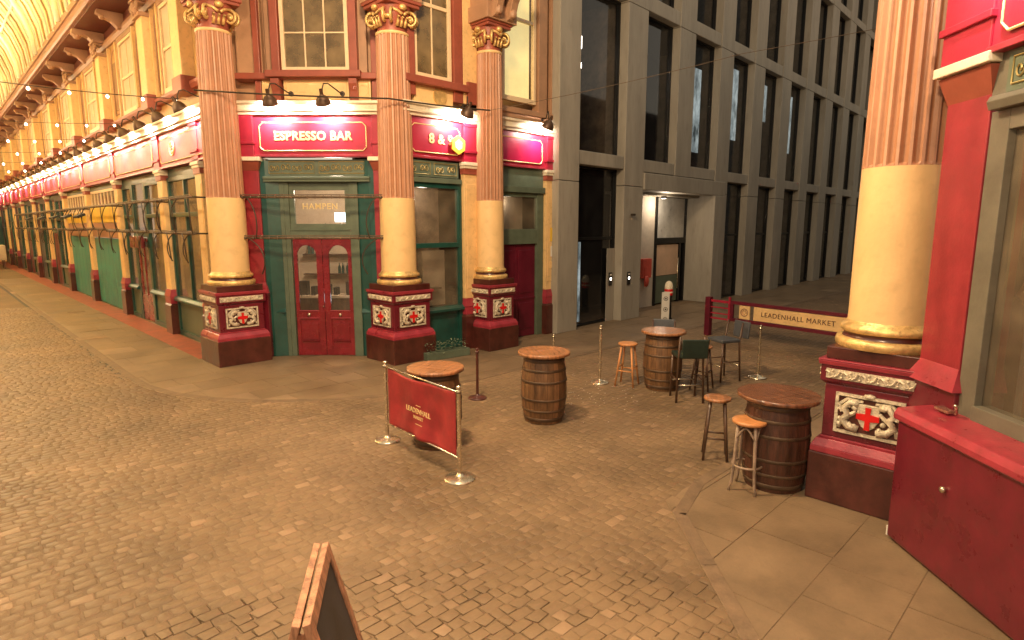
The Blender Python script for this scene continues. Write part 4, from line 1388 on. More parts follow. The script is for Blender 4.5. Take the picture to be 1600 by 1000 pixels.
# ================================================================== ARCADE SHOP UNITS
BAY = 4.72
NB = 9
names = ['green shopfront with a red door, nearest unit beyond the corner column', 'shop with wide green shutters under a yellow board, nearer of two',
         'shop with green shutters under a brown board, farther of two', 'dark green glazed shopfront just past the green shutters',
         'shopfront with a dark red door, second past the green shutters', 'dim shopfront with black heaters on its rail, third past the shutters',
         'narrow looking far shopfront, third from the end of the arcade', 'far shopfront, last but one in the arcade row', 'farthest shopfront in the arcade row']
for k in range(NB):
    yb = 16.71 + BAY * (k + 1)
    root = thing('shop_unit', (4.50, yb, 0), -PI / 2, names[k], 'shop', 'shop units down the arcade')
    I = Matrix.Identity(4)
    W = BAY
    upper_unit(root, I, W, [(1.32, 2.75)], [(0.25, 1.05), (3.02, 3.82)], [(4.14, 4.66)])
    eaves(root, I, W)
    fascia(root, I, 0, W - 0.45, yf=-0.12)
    cornice(root, I, 0, W, yf=-0.14)
    pilaster(root, I, W - 0.44, W - 0.02, yf=-0.12)
    if k == 0:
        green_window(root, I, 2.55, 4.2, mul=1)
        f = MB().box(1.15, 1.27, -0.02, 0.1, 0, 3.9).box(2.43, 2.55, -0.02, 0.1, 0, 3.9).box(1.27, 2.43, -0.02, 0.1, 2.42, 2.55)
        fr = f.build('door_frame', 'green', root, bevel=0.005)
        d = MB().box(1.28, 1.42, 0.0, 0.06, 0.02, 2.40).box(2.28, 2.42, 0.0, 0.06, 0.02, 2.40).box(1.42, 2.28, 0.0, 0.06, 0.02, 0.75).box(1.42, 2.28, 0.0, 0.06, 2.28, 2.40).box(1.82, 1.88, 0.0, 0.06, 0.75, 2.28)
        dd = d.build('door', 'door_red', root, bevel=0.005)
        MB().box(1.42, 2.28, 0.02, 0.03, 0.75, 2.28).build('door_glass', 'glass', dd)
        s = MB().box(1.2, 2.5, -0.18, -0.12, 2.12, 2.45)
        s.build('hanging_board', 'crimson', root, bevel=0.006, label='dark red board over the door')
        MB().box(1.27, 2.43, 0.03, 0.036, 2.55, 3.9).build('window_pane', 'glass', fr)
        green_window(root, I, 0.06, 1.12, mul=1)
        roof_interior(root, I, 4.3, True, d=0.8)
        MB().box(0, 4.3, 0.02, 0.1, 3.9, 4.12).build('head_board', 'green', root)
    elif k in (1, 2):
        sh = MB().box(0.1, 4.22, 0.02, 0.08, 0, 2.32)
        n = 6
        s0 = sh.build('shutter_backing', 'shutter', root)
        for i in range(n):
            a = 0.1 + 4.12 * i / n
            MB().box(a + 0.01, a + 4.12 / n - 0.01, -0.02, 0.019, 0.04, 2.30).build('shutter_leaf', 'shutter', root, bevel=0.006)
        MB().box(0.06, 4.26, -0.06, 0.08, 2.34, 2.82).build('name_board', 'brownp', root, bevel=0.008)
        if k == 1:
            MB().box(0.06, 4.26, -0.08, 0.08, 2.84, 3.36).build('name_board', 'yellow', root, bevel=0.008, label='blank yellow board above the brown one')
        else:
            MB().box(0.06, 4.26, -0.08, 0.08, 2.84, 3.20).build('name_board', 'yellow', root, bevel=0.008, label='blank yellow board above the brown one')
        z0 = 3.38 if k == 1 else 3.22
        f = MB().box(0.06, 4.26, 0.0, 0.08, z0, z0 + 0.06).box(0.06, 4.26, 0.0, 0.08, 3.84, 3.92)
        for i in range(9):
            x = 0.06 + 4.14 * i / 8
            f.box(x, x + 0.05, 0.005, 0.07, z0 + .06, 3.84)
        fr = f.build('clerestory_window', 'sash', root)
        MB().box(0.1, 4.2, 0.03, 0.036, z0, 3.9).build('window_pane', 'glass', fr)
        MB().box(0.1, 4.2, 0.3, 0.34, 2.8, 4.1).build('interior_wall', 'interior_w', root)
        MB().box(0, 4.3, 0.02, 0.1, 3.92, 4.12).build('head_board', 'greyg', root)
    else:
        green_window(root, I, 1.7, 4.2, mul=2)
        f = MB().box(0.05, 0.2, -0.02, 0.1, 0, 3.9).box(1.5, 1.68, -0.02, 0.1, 0, 3.9).box(0.2, 1.5, -0.02, 0.1, 2.4, 2.6)
        fr = f.build('door_frame', 'green' if k % 2 else 'maroon', root)
        MB().box(0.22, 0.84, 0.0, 0.06, 0.02, 2.38).box(0.88, 1.48, 0.0, 0.06, 0.02, 2.38).build('door', 'door_dark' if k % 2 else 'padblue', root, bevel=0.005)
        MB().box(0.2, 1.5, 0.03, 0.036, 2.6, 3.9).build('window_pane', 'glass', fr)
        roof_interior(root, I, 4.3, k % 2 == 0, d=0.7)
        MB().box(0, 4.3, 0.02, 0.1, 3.9, 4.12).build('head_board', 'green', root)
# lamps down the row
i = 0
y = 13.75
while y < 57:
    lab = '%s bronze lamp in the row over the arcade fascia, counted from the corner column' % nm[i]
    lamp(4.02, y, 5.14, -PI / 2, lab, 1.3 + (0.5 if i > 8 else 0) + (0.5 if i > 14 else 0), True)
    i += 1
    y += 1.57 if i < 16 else 2.4

# end of the arcade
endb = thing('end_building', (-3.5, 60, 0), 0, 'pale building with a pink fascia closing the far end of the arcade', 'building')
MB().box(0, 12, 0, 1, 0, 9.5).build('wall', 'cream', endb)
MB().box(0, 12, -0.15, 0.0, 3.9, 5.2).build('fascia_board', 'rim', endb)
MB().box(0, 12, -0.3, -0.0, 5.2, 5.5).build('cornice', 'white', endb)
for i in range(9):
    MB().box(0.4 + i * 1.3, 0.8 + i * 1.3, -0.1, 0, 0, 3.9).build('pilaster', 'cream', endb)
    MB().box(0.9 + i * 1.3, 1.55 + i * 1.3, -0.05, 0, 0.2, 3.4).build('window', 'green', endb)
st = thing('market_stall', (3.2, 50.5, 0), 0, 'low pale covered stall at the far end of the arcade', 'stall')
MB().box(-1.6, 0.6, -0.6, 0.6, 0.55, 1.5).build('cover', 'interior_w', st, bevel=0.05)
m = MB()
for a in (-1.5, 0.45):
    for b in (-0.5, 0.5):
        m.box(a - 0.03, a + 0.03, b - 0.03, b + 0.03, 0, 0.55)
m.build('frame', 'maroon', st)

# ------------------------------------------------------------------ glazed vault over the arcade
vault = thing('glazed_roof', (0.45, 13.0, 8.6), 0, 'glowing yellow glazed barrel roof with white ribs over the arcade', 'roof')
RV = 3.15
def arc_pts(r, n=14, a0=0.0, a1=PI):
    return [(r * math.cos(a0 + (a1 - a0) * i / n), 0, r * math.sin(a0 + (a1 - a0) * i / n)) for i in range(n + 1)]
LV = 47
# glazing: strips of panes between ribs, each bay of glass a pane set
npan = 40
for j in range(npan):
    y0 = LV * j / npan
    y1 = LV * (j + 1) / npan
    vs, fs = [], []
    pts = arc_pts(RV + 0.05)
    for p in pts:
        vs += [(p[0], y0 + 0.03, p[2]), (p[0], y1 - 0.03, p[2])]
    for q in range(len(pts) - 1):
        fs.append((2 * q, 2 * q + 1, 2 * q + 3, 2 * q + 2))
    MB().add(vs, fs, True).build('glass_strip', 'roofglass', vault)
    r = MB()
    big = j % 4 == 0
    pts = [(p[0], y0, p[2]) for p in arc_pts(RV - (0.06 if big else 0.0), 16)]
    r.tube(pts, 0.085 if big else 0.045, 6)
    r.build('roof_rib', 'roofrib', vault)
    r = MB()
    pts = [(p[0], (y0 + y1) / 2, p[2]) for p in arc_pts(RV + 0.02, 14)]
    r.tube(pts, 0.03, 5)
    r.build('glazing_bar', 'roofbar', vault)
for a in (0.55, 1.05, 1.57, 2.09, 2.59):
    MB().tube([(RV * math.cos(a), 0, RV * math.sin(a)), (RV * math.cos(a), LV, RV * math.sin(a))], 0.05, 6).build('roof_purlin', 'roofrib', vault)
# opposite side of the arcade closes the roof on the left (beyond the frame)
left = thing('opposite_terrace', (-3.65, 13, 0), 0, 'cream upper wall of the terrace on the other side of the arcade', 'building')
MB().box(-0.4, 0, 0, 47, 0, 8.6).build('wall', 'cream', left)
MB().box(0, 0.9, 0, 47, 8.4, 8.62).build('eaves', 'tan', left)
# unseen uplighters added on the eaves to wash the roof
def uplighter(y, side):
    x = 3.40 if side > 0 else -2.5
    u = thing('added_uplighter', (x, y, 8.66), 0, 'small unseen floodlight added on the left eaves to wash the glazed roof, %s from the crossing' % nm[int((y - 14) / 5.6)], 'lamp', 'unseen floodlights added on the eaves under the roof')
    MB().box(-0.09, 0.09, -0.12, 0.12, 0.04, 0.12).build('housing', 'black', u, bevel=0.01)
    MB().box(-0.02, 0.02, -0.14, 0.14, 0.0, 0.05).build('bracket', 'black', u)
    MB().box(-0.07, 0.07, -0.10, 0.10, 0.121, 0.124).build('lens', 'lampglow', u)
    light('uplighter_light', 'SPOT', (x, y, 8.84), 3600, (1.0, 0.88, 0.52), 0.08, (0.9, y, 12), 86, 0.7)
for k in range(8):
    uplighter(15 + k * 5.6, -1)

# ------------------------------------------------------------------ hook rails in front of the shops
def hook(mb, x, y, z, s, T=None, L=0.75):
    pts = []
    for i in range(13):
        t = i / 12
        pts.append((x + s * 0.20 * math.sin(t * PI * 1.1) + 0.32 * t * s, y - 0.03 - 0.06 * math.sin(t * PI), z - L * t + 0.03 * math.sin(t * 2 * PI)))
    mb.tube(pts, 0.013, 5, T=T)
def hook_rail(loc, rz, length, zs, label, nh=7, loops=True):
    root = thing('hook_rail', loc, rz, label, 'hook rail', 'iron hook rails across the shopfronts')
    for z in zs:
        r = MB()
        r.tube([(0, 0, z), (length, 0, z)], 0.028, 6)
        r.tube([(0, -0.01, z + 0.045), (length, -0.01, z + 0.045)], 0.010, 5)
        n = int(length / 0.16)
        for i in range(n):
            x = (i + 0.5) * length / n
            r.blob((x, -0.02, z), (0.022, 0.02, 0.034), 5)
        r.build('rail', 'rail', root)
    for i in range(nh):
        x = (i + 0.5) * length / nh
        h = MB()
        hook(h, x, 0, zs[0], 1 if i % 2 else -1, L=zs[0] - zs[1] if len(zs) > 1 else 0.7)
        h.build('hook', 'iron', root)
        if len(zs) > 1:
            h = MB()
            hook(h, x + 0.1, 0, zs[1], -1 if i % 2 else 1, L=0.62)
            h.build('hook', 'iron', root)
    for x in (0.04, length - 0.04):
        for z in zs:
            b = MB()
            b.tube([(x, 0, z), (x, 0.45, z), (x, 0.5, z + 0.12)], 0.018, 5)
            b.build('bracket', 'iron', root)
    return root
pa = CF @ Vector((-1.45, -0.42, 0))
ra = hook_rail((pa.x, pa.y, 0), -PI / 4, 2.9, (3.30, 2.50), 'double iron hook rail across the espresso bar doorway', nh=0)
for (x, s) in ((0.18, 1), (2.72, -1)):
    h = MB()
    hook(h, x, 0, 3.28, s * 0.5, L=0.8)
    h.build('hook', 'iron', ra)
    h = MB()
    hook(h, x, 0.0, 2.48, s * 0.8, L=0.7)
    h.build('hook', 'iron', ra)
for k in range(7):
    y1 = 16.75 + BAY * k
    lab = ['iron rail with curling hooks nearest behind the corner column', 'iron hook rail before the red door shop', 'iron hook rail before the nearer green shutters', 'iron hook rail before the farther green shutters',
           'iron hook rail just past the green shutters', 'far iron hook rail in the arcade, last but one', 'farthest iron hook rail in the arcade'][k]
    L_ = BAY if k else 3.4
    hook_rail((4.02, y1, 0), -PI / 2, L_ - 0.02, (3.32, 2.58) if k != 2 else (3.32, 2.62), lab, nh=6 if k < 3 else 4)
for k, (y, lab) in enumerate(((24.2, 'nearest'), (26.6, 'second'), (29.4, 'third'), (32.8, 'fourth'), (36.8, 'farthest'))):
    hh = thing('patio_heater', (3.8, y, 3.06), -PI / 2, '%s of the flat black heaters slung under the hook rail' % lab, 'heater', 'black heaters under the hook rail')
    MB().box(-0.42, 0.42, -0.12, 0.12, -0.04, 0.04, T=Matrix.Rotation(R(24), 4, 'X')).build('heater_body', 'black', hh, bevel=0.01)
    MB().tube([(-0.3, 0, 0.03), (-0.3, 0.1, 0.22)], 0.012, 5).tube([(0.3, 0, 0.03), (0.3, 0.1, 0.22)], 0.012, 5).build('hanger', 'black', hh)

# ------------------------------------------------------------------ festoon lights
def festoon(y, x0, x1, z0, z1, sag, bulbs, label, r=0.027, wire=0.008):
    root = thing('festoon_string', (0, y, 0), 0, label, 'string lights', 'bulb strings across the arcade')
    def at(x):
        t = (x - x0) / (x1 - x0)
        return (x, 0, z0 + (z1 - z0) * t - sag * 4 * t * (1 - t))
    w = MB()
    w.tube([at(x0 + (x1 - x0) * i / 20) for i in range(21)], wire, 5)
    w.build('wire', 'iron', root)
    for b in bulbs:
        p = at(b)
        q = MB().blob((p[0], 0, p[2] - 0.05), (r, r, r * 1.15), 8)
        q.build('light_bulb', 'bulb', root)
festoon(14.0, -3.4, 4.25, 5.55, 5.34, 0.22, [1.06, 1.66, 2.26, 2.86, 3.46, 4.06, 0.46, -0.14], 'nearest bulb string, crossing in front of the arcade cornice')
labs = ['second bulb string from the front', 'third bulb string from the front', 'fourth bulb string from the front', 'fifth bulb string from the front', 'farthest bulb string in the arcade']
for k, y in enumerate((17.6, 21.4, 25.5, 30.0, 35.0)):
    dx = 0.62
    festoon(y, -3.4, 4.3, 5.35, 5.30, 0.32, [3.68 - 0.57 * i for i in range(7)], labs[k], r=0.026 + 0.003 * k, wire=0.005)

# long cables over the crossing
cb = thing('overhead_cable', (0, 0, 0), 0, 'dark cable slung in front of the three columns at fascia height', 'cable')
m = MB()
def cab(m, a, b, sag, r=0.012, n=16):
    a, b = Vector(a), Vector(b)
    m.tube([tuple(a + (b - a) * i / n - Vector((0, 0, sag * 4 * (i / n) * (1 - i / n)))) for i in range(n + 1)], r, 5)
cab(m, (3.95, 12.5, 5.25), (6.55, 9.95, 5.10), 0.02, 0.016)
cab(m, (6.55, 9.95, 5.10), (8.8, 9.60, 5.13), 0.02, 0.016)
m.build('wire', 'iron', cb)
cb = thing('overhead_cable', (0, 0, 0), 0, 'thin pale cable rising from the third column across the office windows', 'cable')
m = MB()
cab(m, (8.8, 9.60, 5.13), (11.8, 5.6, 6.05), 0.05, 0.006)
cab(m, (11.8, 5.6, 6.05), (16, 0.0, 7.2), 0.05, 0.006)
m.build('wire', 'rail', cb)

# ================================================================== OFFICE BUILDING
ANG = math.atan(0.035)
off = thing('office_building', (0, 9.49, 0), ANG, 'modern grey concrete grid office building with tall dark windows', 'building')
bandz = [(4.30, 4.65), (8.72, 9.12), (12.9, 13.25), (17.0, 17.35), (21.2, 21.6)]
pierx = [(11.35, 12.18)] + [(14.28 + 2.86 * i, 15.28 + 2.86 * i) for i in range(9)]
PDp = 0.44
for i, (a, b) in enumerate(pierx):
    z0 = 0
    if i == 2: z0 = 4.0          # the entrance takes this pier's place
    zz_ = [z for z in (0, 3.86, 8.70, 12.88, 16.98, 21.6) if z >= z0 or z == 0]
    if z0: zz_ = [4.29] + [z for z in zz_ if z > 5]
    for za, zb in zip(zz_, zz_[1:]):
        MB().box(a, b, 0, PDp, za, zb - 0.014).build('pier', 'concrete', off, bevel=0.012)
for (a, b) in bandz:
    MB().box(12.2, 41.5, 0.03, PDp, a, b).build('floor_band', 'concrete', off, bevel=0.02)
# windows
levels = [0.0, 4.65, 9.12, 13.25, 17.35]
tops = [4.30, 8.72, 12.9, 17.0, 21.2]
for i in range(len(pierx) - 1):
    a = pierx[i][1]
    b = pierx[i + 1][0]
    for l in range(5):
        if l == 0 and i in (1, 2): continue
        fr = MB()
        t = 0.05
        fr.box(a, a + t, PDp - 0.17, PDp - 0.04, levels[l], tops[l]).box(b - t, b, PDp - 0.17, PDp - 0.04, levels[l], tops[l])
        fr.box(a + t, b - t, PDp - 0.17, PDp - 0.04, levels[l], levels[l] + t).box(a + t, b - t, PDp - 0.17, PDp - 0.04, tops[l] - t, tops[l])
        if l == 0:
            fr.box(a + t, b - t, PDp - 0.13, PDp - 0.03, 2.35, 2.43)
        f = fr.build('window', 'darkmetal', off)
        MB().box(a + t, b - t, PDp - 0.09, PDp - 0.075, levels[l] + t, tops[l] - t).build('window_pane', 'glassdark', f)
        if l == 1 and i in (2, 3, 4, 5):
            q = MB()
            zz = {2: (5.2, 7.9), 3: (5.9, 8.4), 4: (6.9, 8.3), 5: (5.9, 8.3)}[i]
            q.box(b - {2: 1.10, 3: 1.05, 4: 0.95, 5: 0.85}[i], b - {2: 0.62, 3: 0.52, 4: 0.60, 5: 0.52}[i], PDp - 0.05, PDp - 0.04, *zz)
            q.build('reflection_panel', 'coldglow', f)  # glowing panel painted as a pale reflection in the office glass
        if l == 1 and i in (0, 1):
            q = MB()
            for (x, z, hgt) in ([(a + 0.75, 7.25, 0.05), (a + 1.35, 7.1, 0.07), (a + 1.35, 7.7, 0.16)] if i == 0 else [(a + 0.55, 7.5, 0.55)]):
                q.lathe([(0.028, z - hgt), (0.028, z + hgt)], 8, cx=x, cy=PDp + 0.6)
            q.build('pendant_lamp', 'lampglow', f)
MB().box(11.4, 41.5, 2.6, 2.7, 0, 21.6).build('interior_wall', 'interior_d', off)
for z in (4.4, 8.9, 13.0, 17.1):
    MB().box(11.4, 41.5, PDp, 2.6, z, z + 0.15).build('floor_slab', 'interior_d', off)
for i in range(1, len(pierx)):
    if i in (2,): continue
    MB().box(pierx[i][0] + .3, pierx[i][0] + 0.5, PDp, 2.6, 0 if i != 1 else 4.4, 21.5).build('interior_partition', 'interior', off)
MB().box(41.5, 41.9, 0, 3, 0, 21.6).build('end_pier', 'concrete', off)
# thin strip behind the ground floor glass, given its own cold glow
MB().box(12.75, 12.84, PDp - 0.03, PDp - 0.01, 0.1, 2.3).build('glow_strip', 'coldglow', off)
m = MB().box(13.88, 14.27, PDp - 0.19, PDp - 0.175, 0.0, 2.1)
m.build('entrance_panel', 'concrete', off)
# surround of the entrance: lintel and right jamb, deep recess
MB().box(15.28, 20.75, -0.05, PDp + 0.1, 3.78, 4.27).build('entrance_lintel', 'concrete', off, bevel=0.02)
MB().box(19.95, 20.75, -0.06, 1.3, 0, 3.78).build('entrance_jamb', 'concrete', off, bevel=0.02)
MB().box(15.28, 19.95, PDp + 0.1, 1.35, 3.70, 3.78).build('entrance_soffit', 'concrete', off)
MB().box(15.29, 17.82, 1.05, 1.15, 0, 3.70).build('entrance_wall', 'wallwhite', off)
m = MB().box(17.82, 17.90, 0.98, 1.12, 0, 3.7).box(19.86, 19.94, 0.98, 1.12, 0, 3.7).box(17.90, 19.86, 0.98, 1.12, 2.12, 2.32).box(19.50, 19.62, 0.99, 1.11, 0, 2.12)
ef = m.build('entrance_frame', 'darkmetal', off)
MB().box(17.90, 19.86, 1.04, 1.05, 2.32, 3.68).build('window_pane', 'opal', ef)
MB().box(17.98, 19.46, 1.02, 1.05, 1.02, 2.08).build('door_panel', 'peach', ef)
MB().box(17.98, 19.46, 1.02, 1.05, 0.06, 1.00).build('door_panel', 'greyg', ef)
MB().tube([(19.38, 0.96, 0.5), (19.38, 0.96, 1.6)], 0.018, 8).build('pull_handle', 'steel', ef)
light('entrance_light', 'POINT', frame(0, 9.49, ANG) @ Vector((17.6, 0.55, 3.42)), 34, (1.0, 0.82, 0.62), 0.1)
dl = thing('downlight', (frame(0, 9.49, ANG) @ Vector((17.6, 0.62, 3.62))).to_tuple(), 0, 'small round light in the soffit of the office entrance', 'lamp')
MB().lathe([(0.09, 0.0), (0.09, 0.07)], 14).build('housing', 'black', dl)
MB().lathe([(0.07, -0.004), (0.07, -0.001)], 14).build('lens', 'lampglow', dl)
# wall mounted pieces
OF = frame(0, 9.49, ANG)
def wallpad(x, y, z, label):
    p = OF @ Vector((x, y, z))
    t = thing('intercom', p.to_tuple(), ANG, label, 'intercom', 'entry intercoms on the office building')
    MB().box(-0.075, 0.075, -0.03, 0, -0.19, 0.19).build('housing', 'black', t, bevel=0.008)
    MB().box(-0.03, 0.03, -0.034, -0.030, -0.03, 0.04).build('indicator', 'lampglow', t)
    MB().box(-0.05, 0.05, -0.033, -0.030, 0.10, 0.15).build('label_plate', 'paper', t)
wallpad(14.62, 0, 1.22, 'black intercom with a white light on the concrete pier')
wallpad(14.05, PDp - 0.19, 1.22, 'black intercom on the panel left of the concrete pier')
p = OF @ Vector((17.25, 1.05, 1.35))
t = thing('hose_cabinet', p.to_tuple(), ANG - PI / 2, 'faded red emergency cabinet on the white entrance wall', 'cabinet')
MB().box(0.0, 0.12, -0.28, 0.28, -0.35, 0.30).build('case', 'redplastic', t, bevel=0.02)
MB().box(0.12, 0.135, -0.18, 0.05, -0.62, 0.02).blob((0.13, -0.05, -0.45), (0.06, 0.16, 0.2), 8).build('hose', 'redplastic', t)
p = OF @ Vector((14.66, -0.03, 3.05))
t = MB().box(-0.05, 0.05, -0.08, 0, -0.03, 0.03).lathe([(0.03, 0.0), (0.03, 0.12)], 8, T=Matrix.Rotation(PI / 2, 4, 'X')).build('security_camera', 'iron', None, Matrix.Translation(p))
tag(t, 'small camera fixed high on the concrete pier by the entrance', 'camera')

# far blue grey tower closing the side street
tw = thing('glass_tower', (0, 0, 0), 0, 'dim blue grey building curving away at the far end of the side street', 'building')
pts = [(41.9, 11.0), (46, 10.6), (50, 9.4), (54, 7.2), (57, 4.2), (59, 0.5), (60, -4), (60, -12)]
for i in range(len(pts) - 1):
    a, b = pts[i], pts[i + 1]
    d = Vector((b[0] - a[0], b[1] - a[1]))
    rz = math.atan2(d.y, d.x)
    Mx = frame(a[0], a[1], rz)
    MB().box(0, d.length + 0.2, 0, 0.6, 0, 26).build('wall', 'bluegrey', tw, Mx)
    mm = MB()
    n = int(d.length / 1.2)
    for k in range(n):
        x = (k + 0.5) * d.length / n
        mm.box(x - 0.12, x + 0.12, -0.25, 0, 0, 26)
    for z in (0.2, 4.3, 8.7, 13, 17, 21):
        mm.box(0, d.length, -0.2, 0, z, z + 0.35)
    mm.build('mullion', 'bluegrey', tw, Mx)

# ================================================================== RIGHT HAND BUILDING (chamfer facing left)
near = thing('near_shop_building', (0, 0, 0), 0, 'red shopfront with a dark brown window at the right edge', 'building')
# local frame: origin on plane x-y=5.15
NO = ((5.15 + 7.9) / 2, (7.9 - 5.15) / 2)
NF = frame(6.25, 1.10, -3 * PI / 4)
# pilaster right of the column
p = MB().box(-0.06, 0.42, -0.02, 0.35, 1.55, 3.84).build('pilaster', 'brick', near, NF, bevel=0.01)
MB().box(-0.1, 0.46, -0.06, 0.35, 0, 1.40).build('pilaster_plinth', 'crimson', p, bevel=0.01)
MB().frustum((-0.12, 0.48, -0.1, 0.35), (-0.06, 0.42, -0.02, 0.35), 1.40, 1.58).build('plinth_collar', 'rim', p)
MB().frustum((-0.06, 0.42, -0.02, 0.35), (-0.10, 0.46, -0.09, 0.35), 3.74, 3.95).build('pilaster_neck', 'redbrown', p)
MB().box(-0.12, 0.48, -0.13, 0.35, 3.96, 4.04).build('pilaster_cap', 'white', p, bevel=0.01)
b = MB().box(-0.08, 0.44, -0.10, 0.35, 4.04, 4.95).box(-0.10, 0.46, -0.13, 0.35, 4.28, 4.34)
b.build('fascia_end_block', 'sign_red', p, bevel=0.008)
f = fascia(near, NF, 0.42, 3.4, yf=-0.08, zb=4.02, zt=4.95)
cornice(near, NF, -0.2, 3.4, yf=-0.10, zt=4.95)
MB().box(0.42, 3.4, -0.02, 0.1, 3.72, 4.02).build('transom_panel', 'greybrown', near, NF)
filigree_panel(near, NF, 0.56, 2.2, 3.72, 4.0, y=-0.03, n=2)
MB().side([(0.1, 3.60), (-0.10, 3.60), (-0.12, 3.66), (-0.10, 3.70), (0.1, 3.70)], 0.5, 3.4).build('transom_rail', 'greybrown', near, NF, bevel=0.005)
m = MB().box(0.44, 0.62, -0.02, 0.12, 0, 3.6).box(0.62, 3.4, -0.02, 0.12, 3.45, 3.6).box(0.62, 3.4, -0.04, 0.12, 1.22, 1.34).box(0.62, 3.4, 0, 0.12, 0, 1.22).box(2.3, 2.45, -0.02, 0.12, 1.34, 3.45)
sf = m.build('shop_window', 'greybrown', near, NF, bevel=0.005)
MB().box(0.62, 2.3, 0.04, 0.046, 1.34, 3.45).build('window_pane', 'glass', sf)
MB().box(2.45, 3.4, 0.04, 0.046, 1.34, 3.45).build('window_pane', 'glass', sf)
MB().box(0.4, 3.4, 0.55, 0.6, 0, 3.6).build('interior_wall', 'brownp', near, NF)
MB().box(0.4, 3.4, 0.1, 0.55, 3.55, 3.6).build('interior_ceiling', 'interior', near, NF)
lp = NF @ Vector((1.5, 0.3, 3.4))
light('display_light', 'POINT', lp, 7, WARM, 0.1)
m = MB()
m.tube([(0.9 + 0.5 * math.sin(t * 0.9), 0.42, 1.4 + t * 0.16) for t in range(13)], 0.05, 6)
m.tube([(0.7 + 0.9 * t / 8, 0.40, 3.3 - 0.06 * t * t / 4) for t in range(9)], 0.045, 6)
m.blob((1.2, 0.42, 2.2), (0.3, 0.1, 0.5), 8).blob((1.7, 0.42, 2.7), (0.35, 0.1, 0.4), 8)
m.build('window_display', 'brownp', near, NF)
MB().box(-0.2, 3.4, 0.12, 0.5, 5.2, 9.5).build('upper_wall', 'tan', near, NF)
# side street face of the near building (behind the column)
MB().box(7.3, 40, 0, 0.4, 0, 9.5).build('side_wall', 'maroon', near, frame(0, 0.55, 0))
for (t, lab) in ((0.8, 'bronze lamp over the near red fascia'), (2.2, 'bronze lamp farther along the near red fascia, out to the right')):
    p = NF @ Vector((t, -0.5, 5.3))
    lamp(p.x, p.y, p.z, -3 * PI / 4, lab, 4.0)

# big red box in front of it
bx = thing('red_storage_box', (0, 0, 0), 0, 'long waist high crimson storage box at the right edge, scuffed', 'storage box')
BF = frame(5.84, 1.18, -3 * PI / 4)
MB().box(0, 3.0, 0.0, 0.42, 0.03, 1.10).build('box_body', 'crimson', bx, BF, bevel=0.015)
MB().side([(-0.03, 1.10), (-0.03, 1.15), (0.0, 1.20), (0.45, 1.235), (0.45, 1.10)], -0.03, 3.03).build('box_lid', 'rim', bx, BF, bevel=0.012)
MB().box(0.04, 2.96, 0.03, 0.40, 0, 0.03).build('box_foot', 'maroon', bx, BF)
MB().lathe([(0.008, -0.035), (0.024, -0.03), (0.026, -0.012), (0.014, 0)], 12, T=BF @ Matrix.Translation((0.62, 0.0, 0.74)) @ Matrix.Rotation(-PI / 2, 4, 'X')).build('box_knob', 'steel', bx)
MB().box(-0.003, 0.012, -0.003, 0.012, 0.03, 0.12).build('corner_chip', 'paper', bx, BF)
lt = thing('chrome_tap', (NF @ Vector((0.55, -0.10, 1.24))).to_tuple(), -3 * PI / 4, 'small chrome tap fitting on the ledge behind the red box', 'tap')
MB().tube([(0, 0, 0), (0, 0, 0.06), (0.05, -0.05, 0.09)], 0.014, 8).box(-0.18, -0.03, -0.05, 0.02, 0.0, 0.02).build('tap_body', 'steel', lt)

# ================================================================== FURNITURE
def disc(r, z0, z1, n=40):
    return [(r * 0.97, z0), (r, z0 + (z1 - z0) * 0.3), (r, z0 + (z1 - z0) * 0.75), (r * 0.985, z1)]
def barrel_table(x, y, label, top_r=0.36, h=1.0, R0=0.27, R1=0.325, topm='wood', rz=0.0, bm='oak'):
    root = thing('barrel_table', (x, y, 0), rz, label, 'barrel table', 'barrel tables outside the shops')
    hb = h - 0.045
    def rad(z):
        t = z / hb * 2 - 1
        return R1 - (R1 - R0) * t * t
    n = 22
    for i in range(n):
        a0 = 2 * PI * i / n + 0.008
        a1 = 2 * PI * (i + 1) / n - 0.008
        vs, fs = [], []
        K = 8
        for k in range(K + 1):
            z = hb * k / K
            r = rad(z)
            for a in (a0, (a0 + a1) / 2, a1):
                vs.append((r * math.cos(a), r * math.sin(a), z))
        for k in range(K):
            for q in range(2):
                b_ = k * 3 + q
                fs.append((b_, b_ + 1, b_ + 4, b_ + 3))
        MB().add(vs, fs, True).build('stave', bm, root)
    MB().lathe([(rad(hb * k / 8) - 0.004, hb * k / 8) for k in range(9)], 22).build('barrel_core', 'darkwood', root)
    for (z, w) in ((0.04, 0.05), (0.17, 0.035), (0.33, 0.035), (hb - 0.37, 0.035), (hb - 0.21, 0.035), (hb - 0.08, 0.05)):
        MB().lathe([(rad(z) + 0.003, z), (rad(z) + 0.007, z + 0.004), (rad(z + w) + 0.007, z + w - 0.004), (rad(z + w) + 0.003, z + w)], 36).build('hoop', 'hoop', root)
    # table top of planks cut to a circle
    nb = 6
    for i in range(nb):
        xa = -top_r + 2 * top_r * i / nb + 0.002
        xb = -top_r + 2 * top_r * (i + 1) / nb - 0.002
        pts = []
        m_ = 6
        for k in range(m_ + 1):
            xx_ = xa + (xb - xa) * k / m_
            pts.append((xx_, -math.sqrt(max(0.0004, top_r ** 2 - xx_ ** 2))))
        for k in range(m_ + 1):
            xx_ = xb + (xa - xb) * k / m_
            pts.append((xx_, math.sqrt(max(0.0004, top_r ** 2 - xx_ ** 2))))
        MB().prism(pts, h - 0.043, h + random.uniform(-0.001, 0.001)).build('top_plank', topm, root)
    MB().lathe([(top_r + 0.001, h - 0.045), (top_r + 0.010, h - 0.040), (top_r + 0.010, h - 0.006), (top_r + 0.001, h - 0.001)], 48, caps=False).build('top_rim', topm, root)
    return root
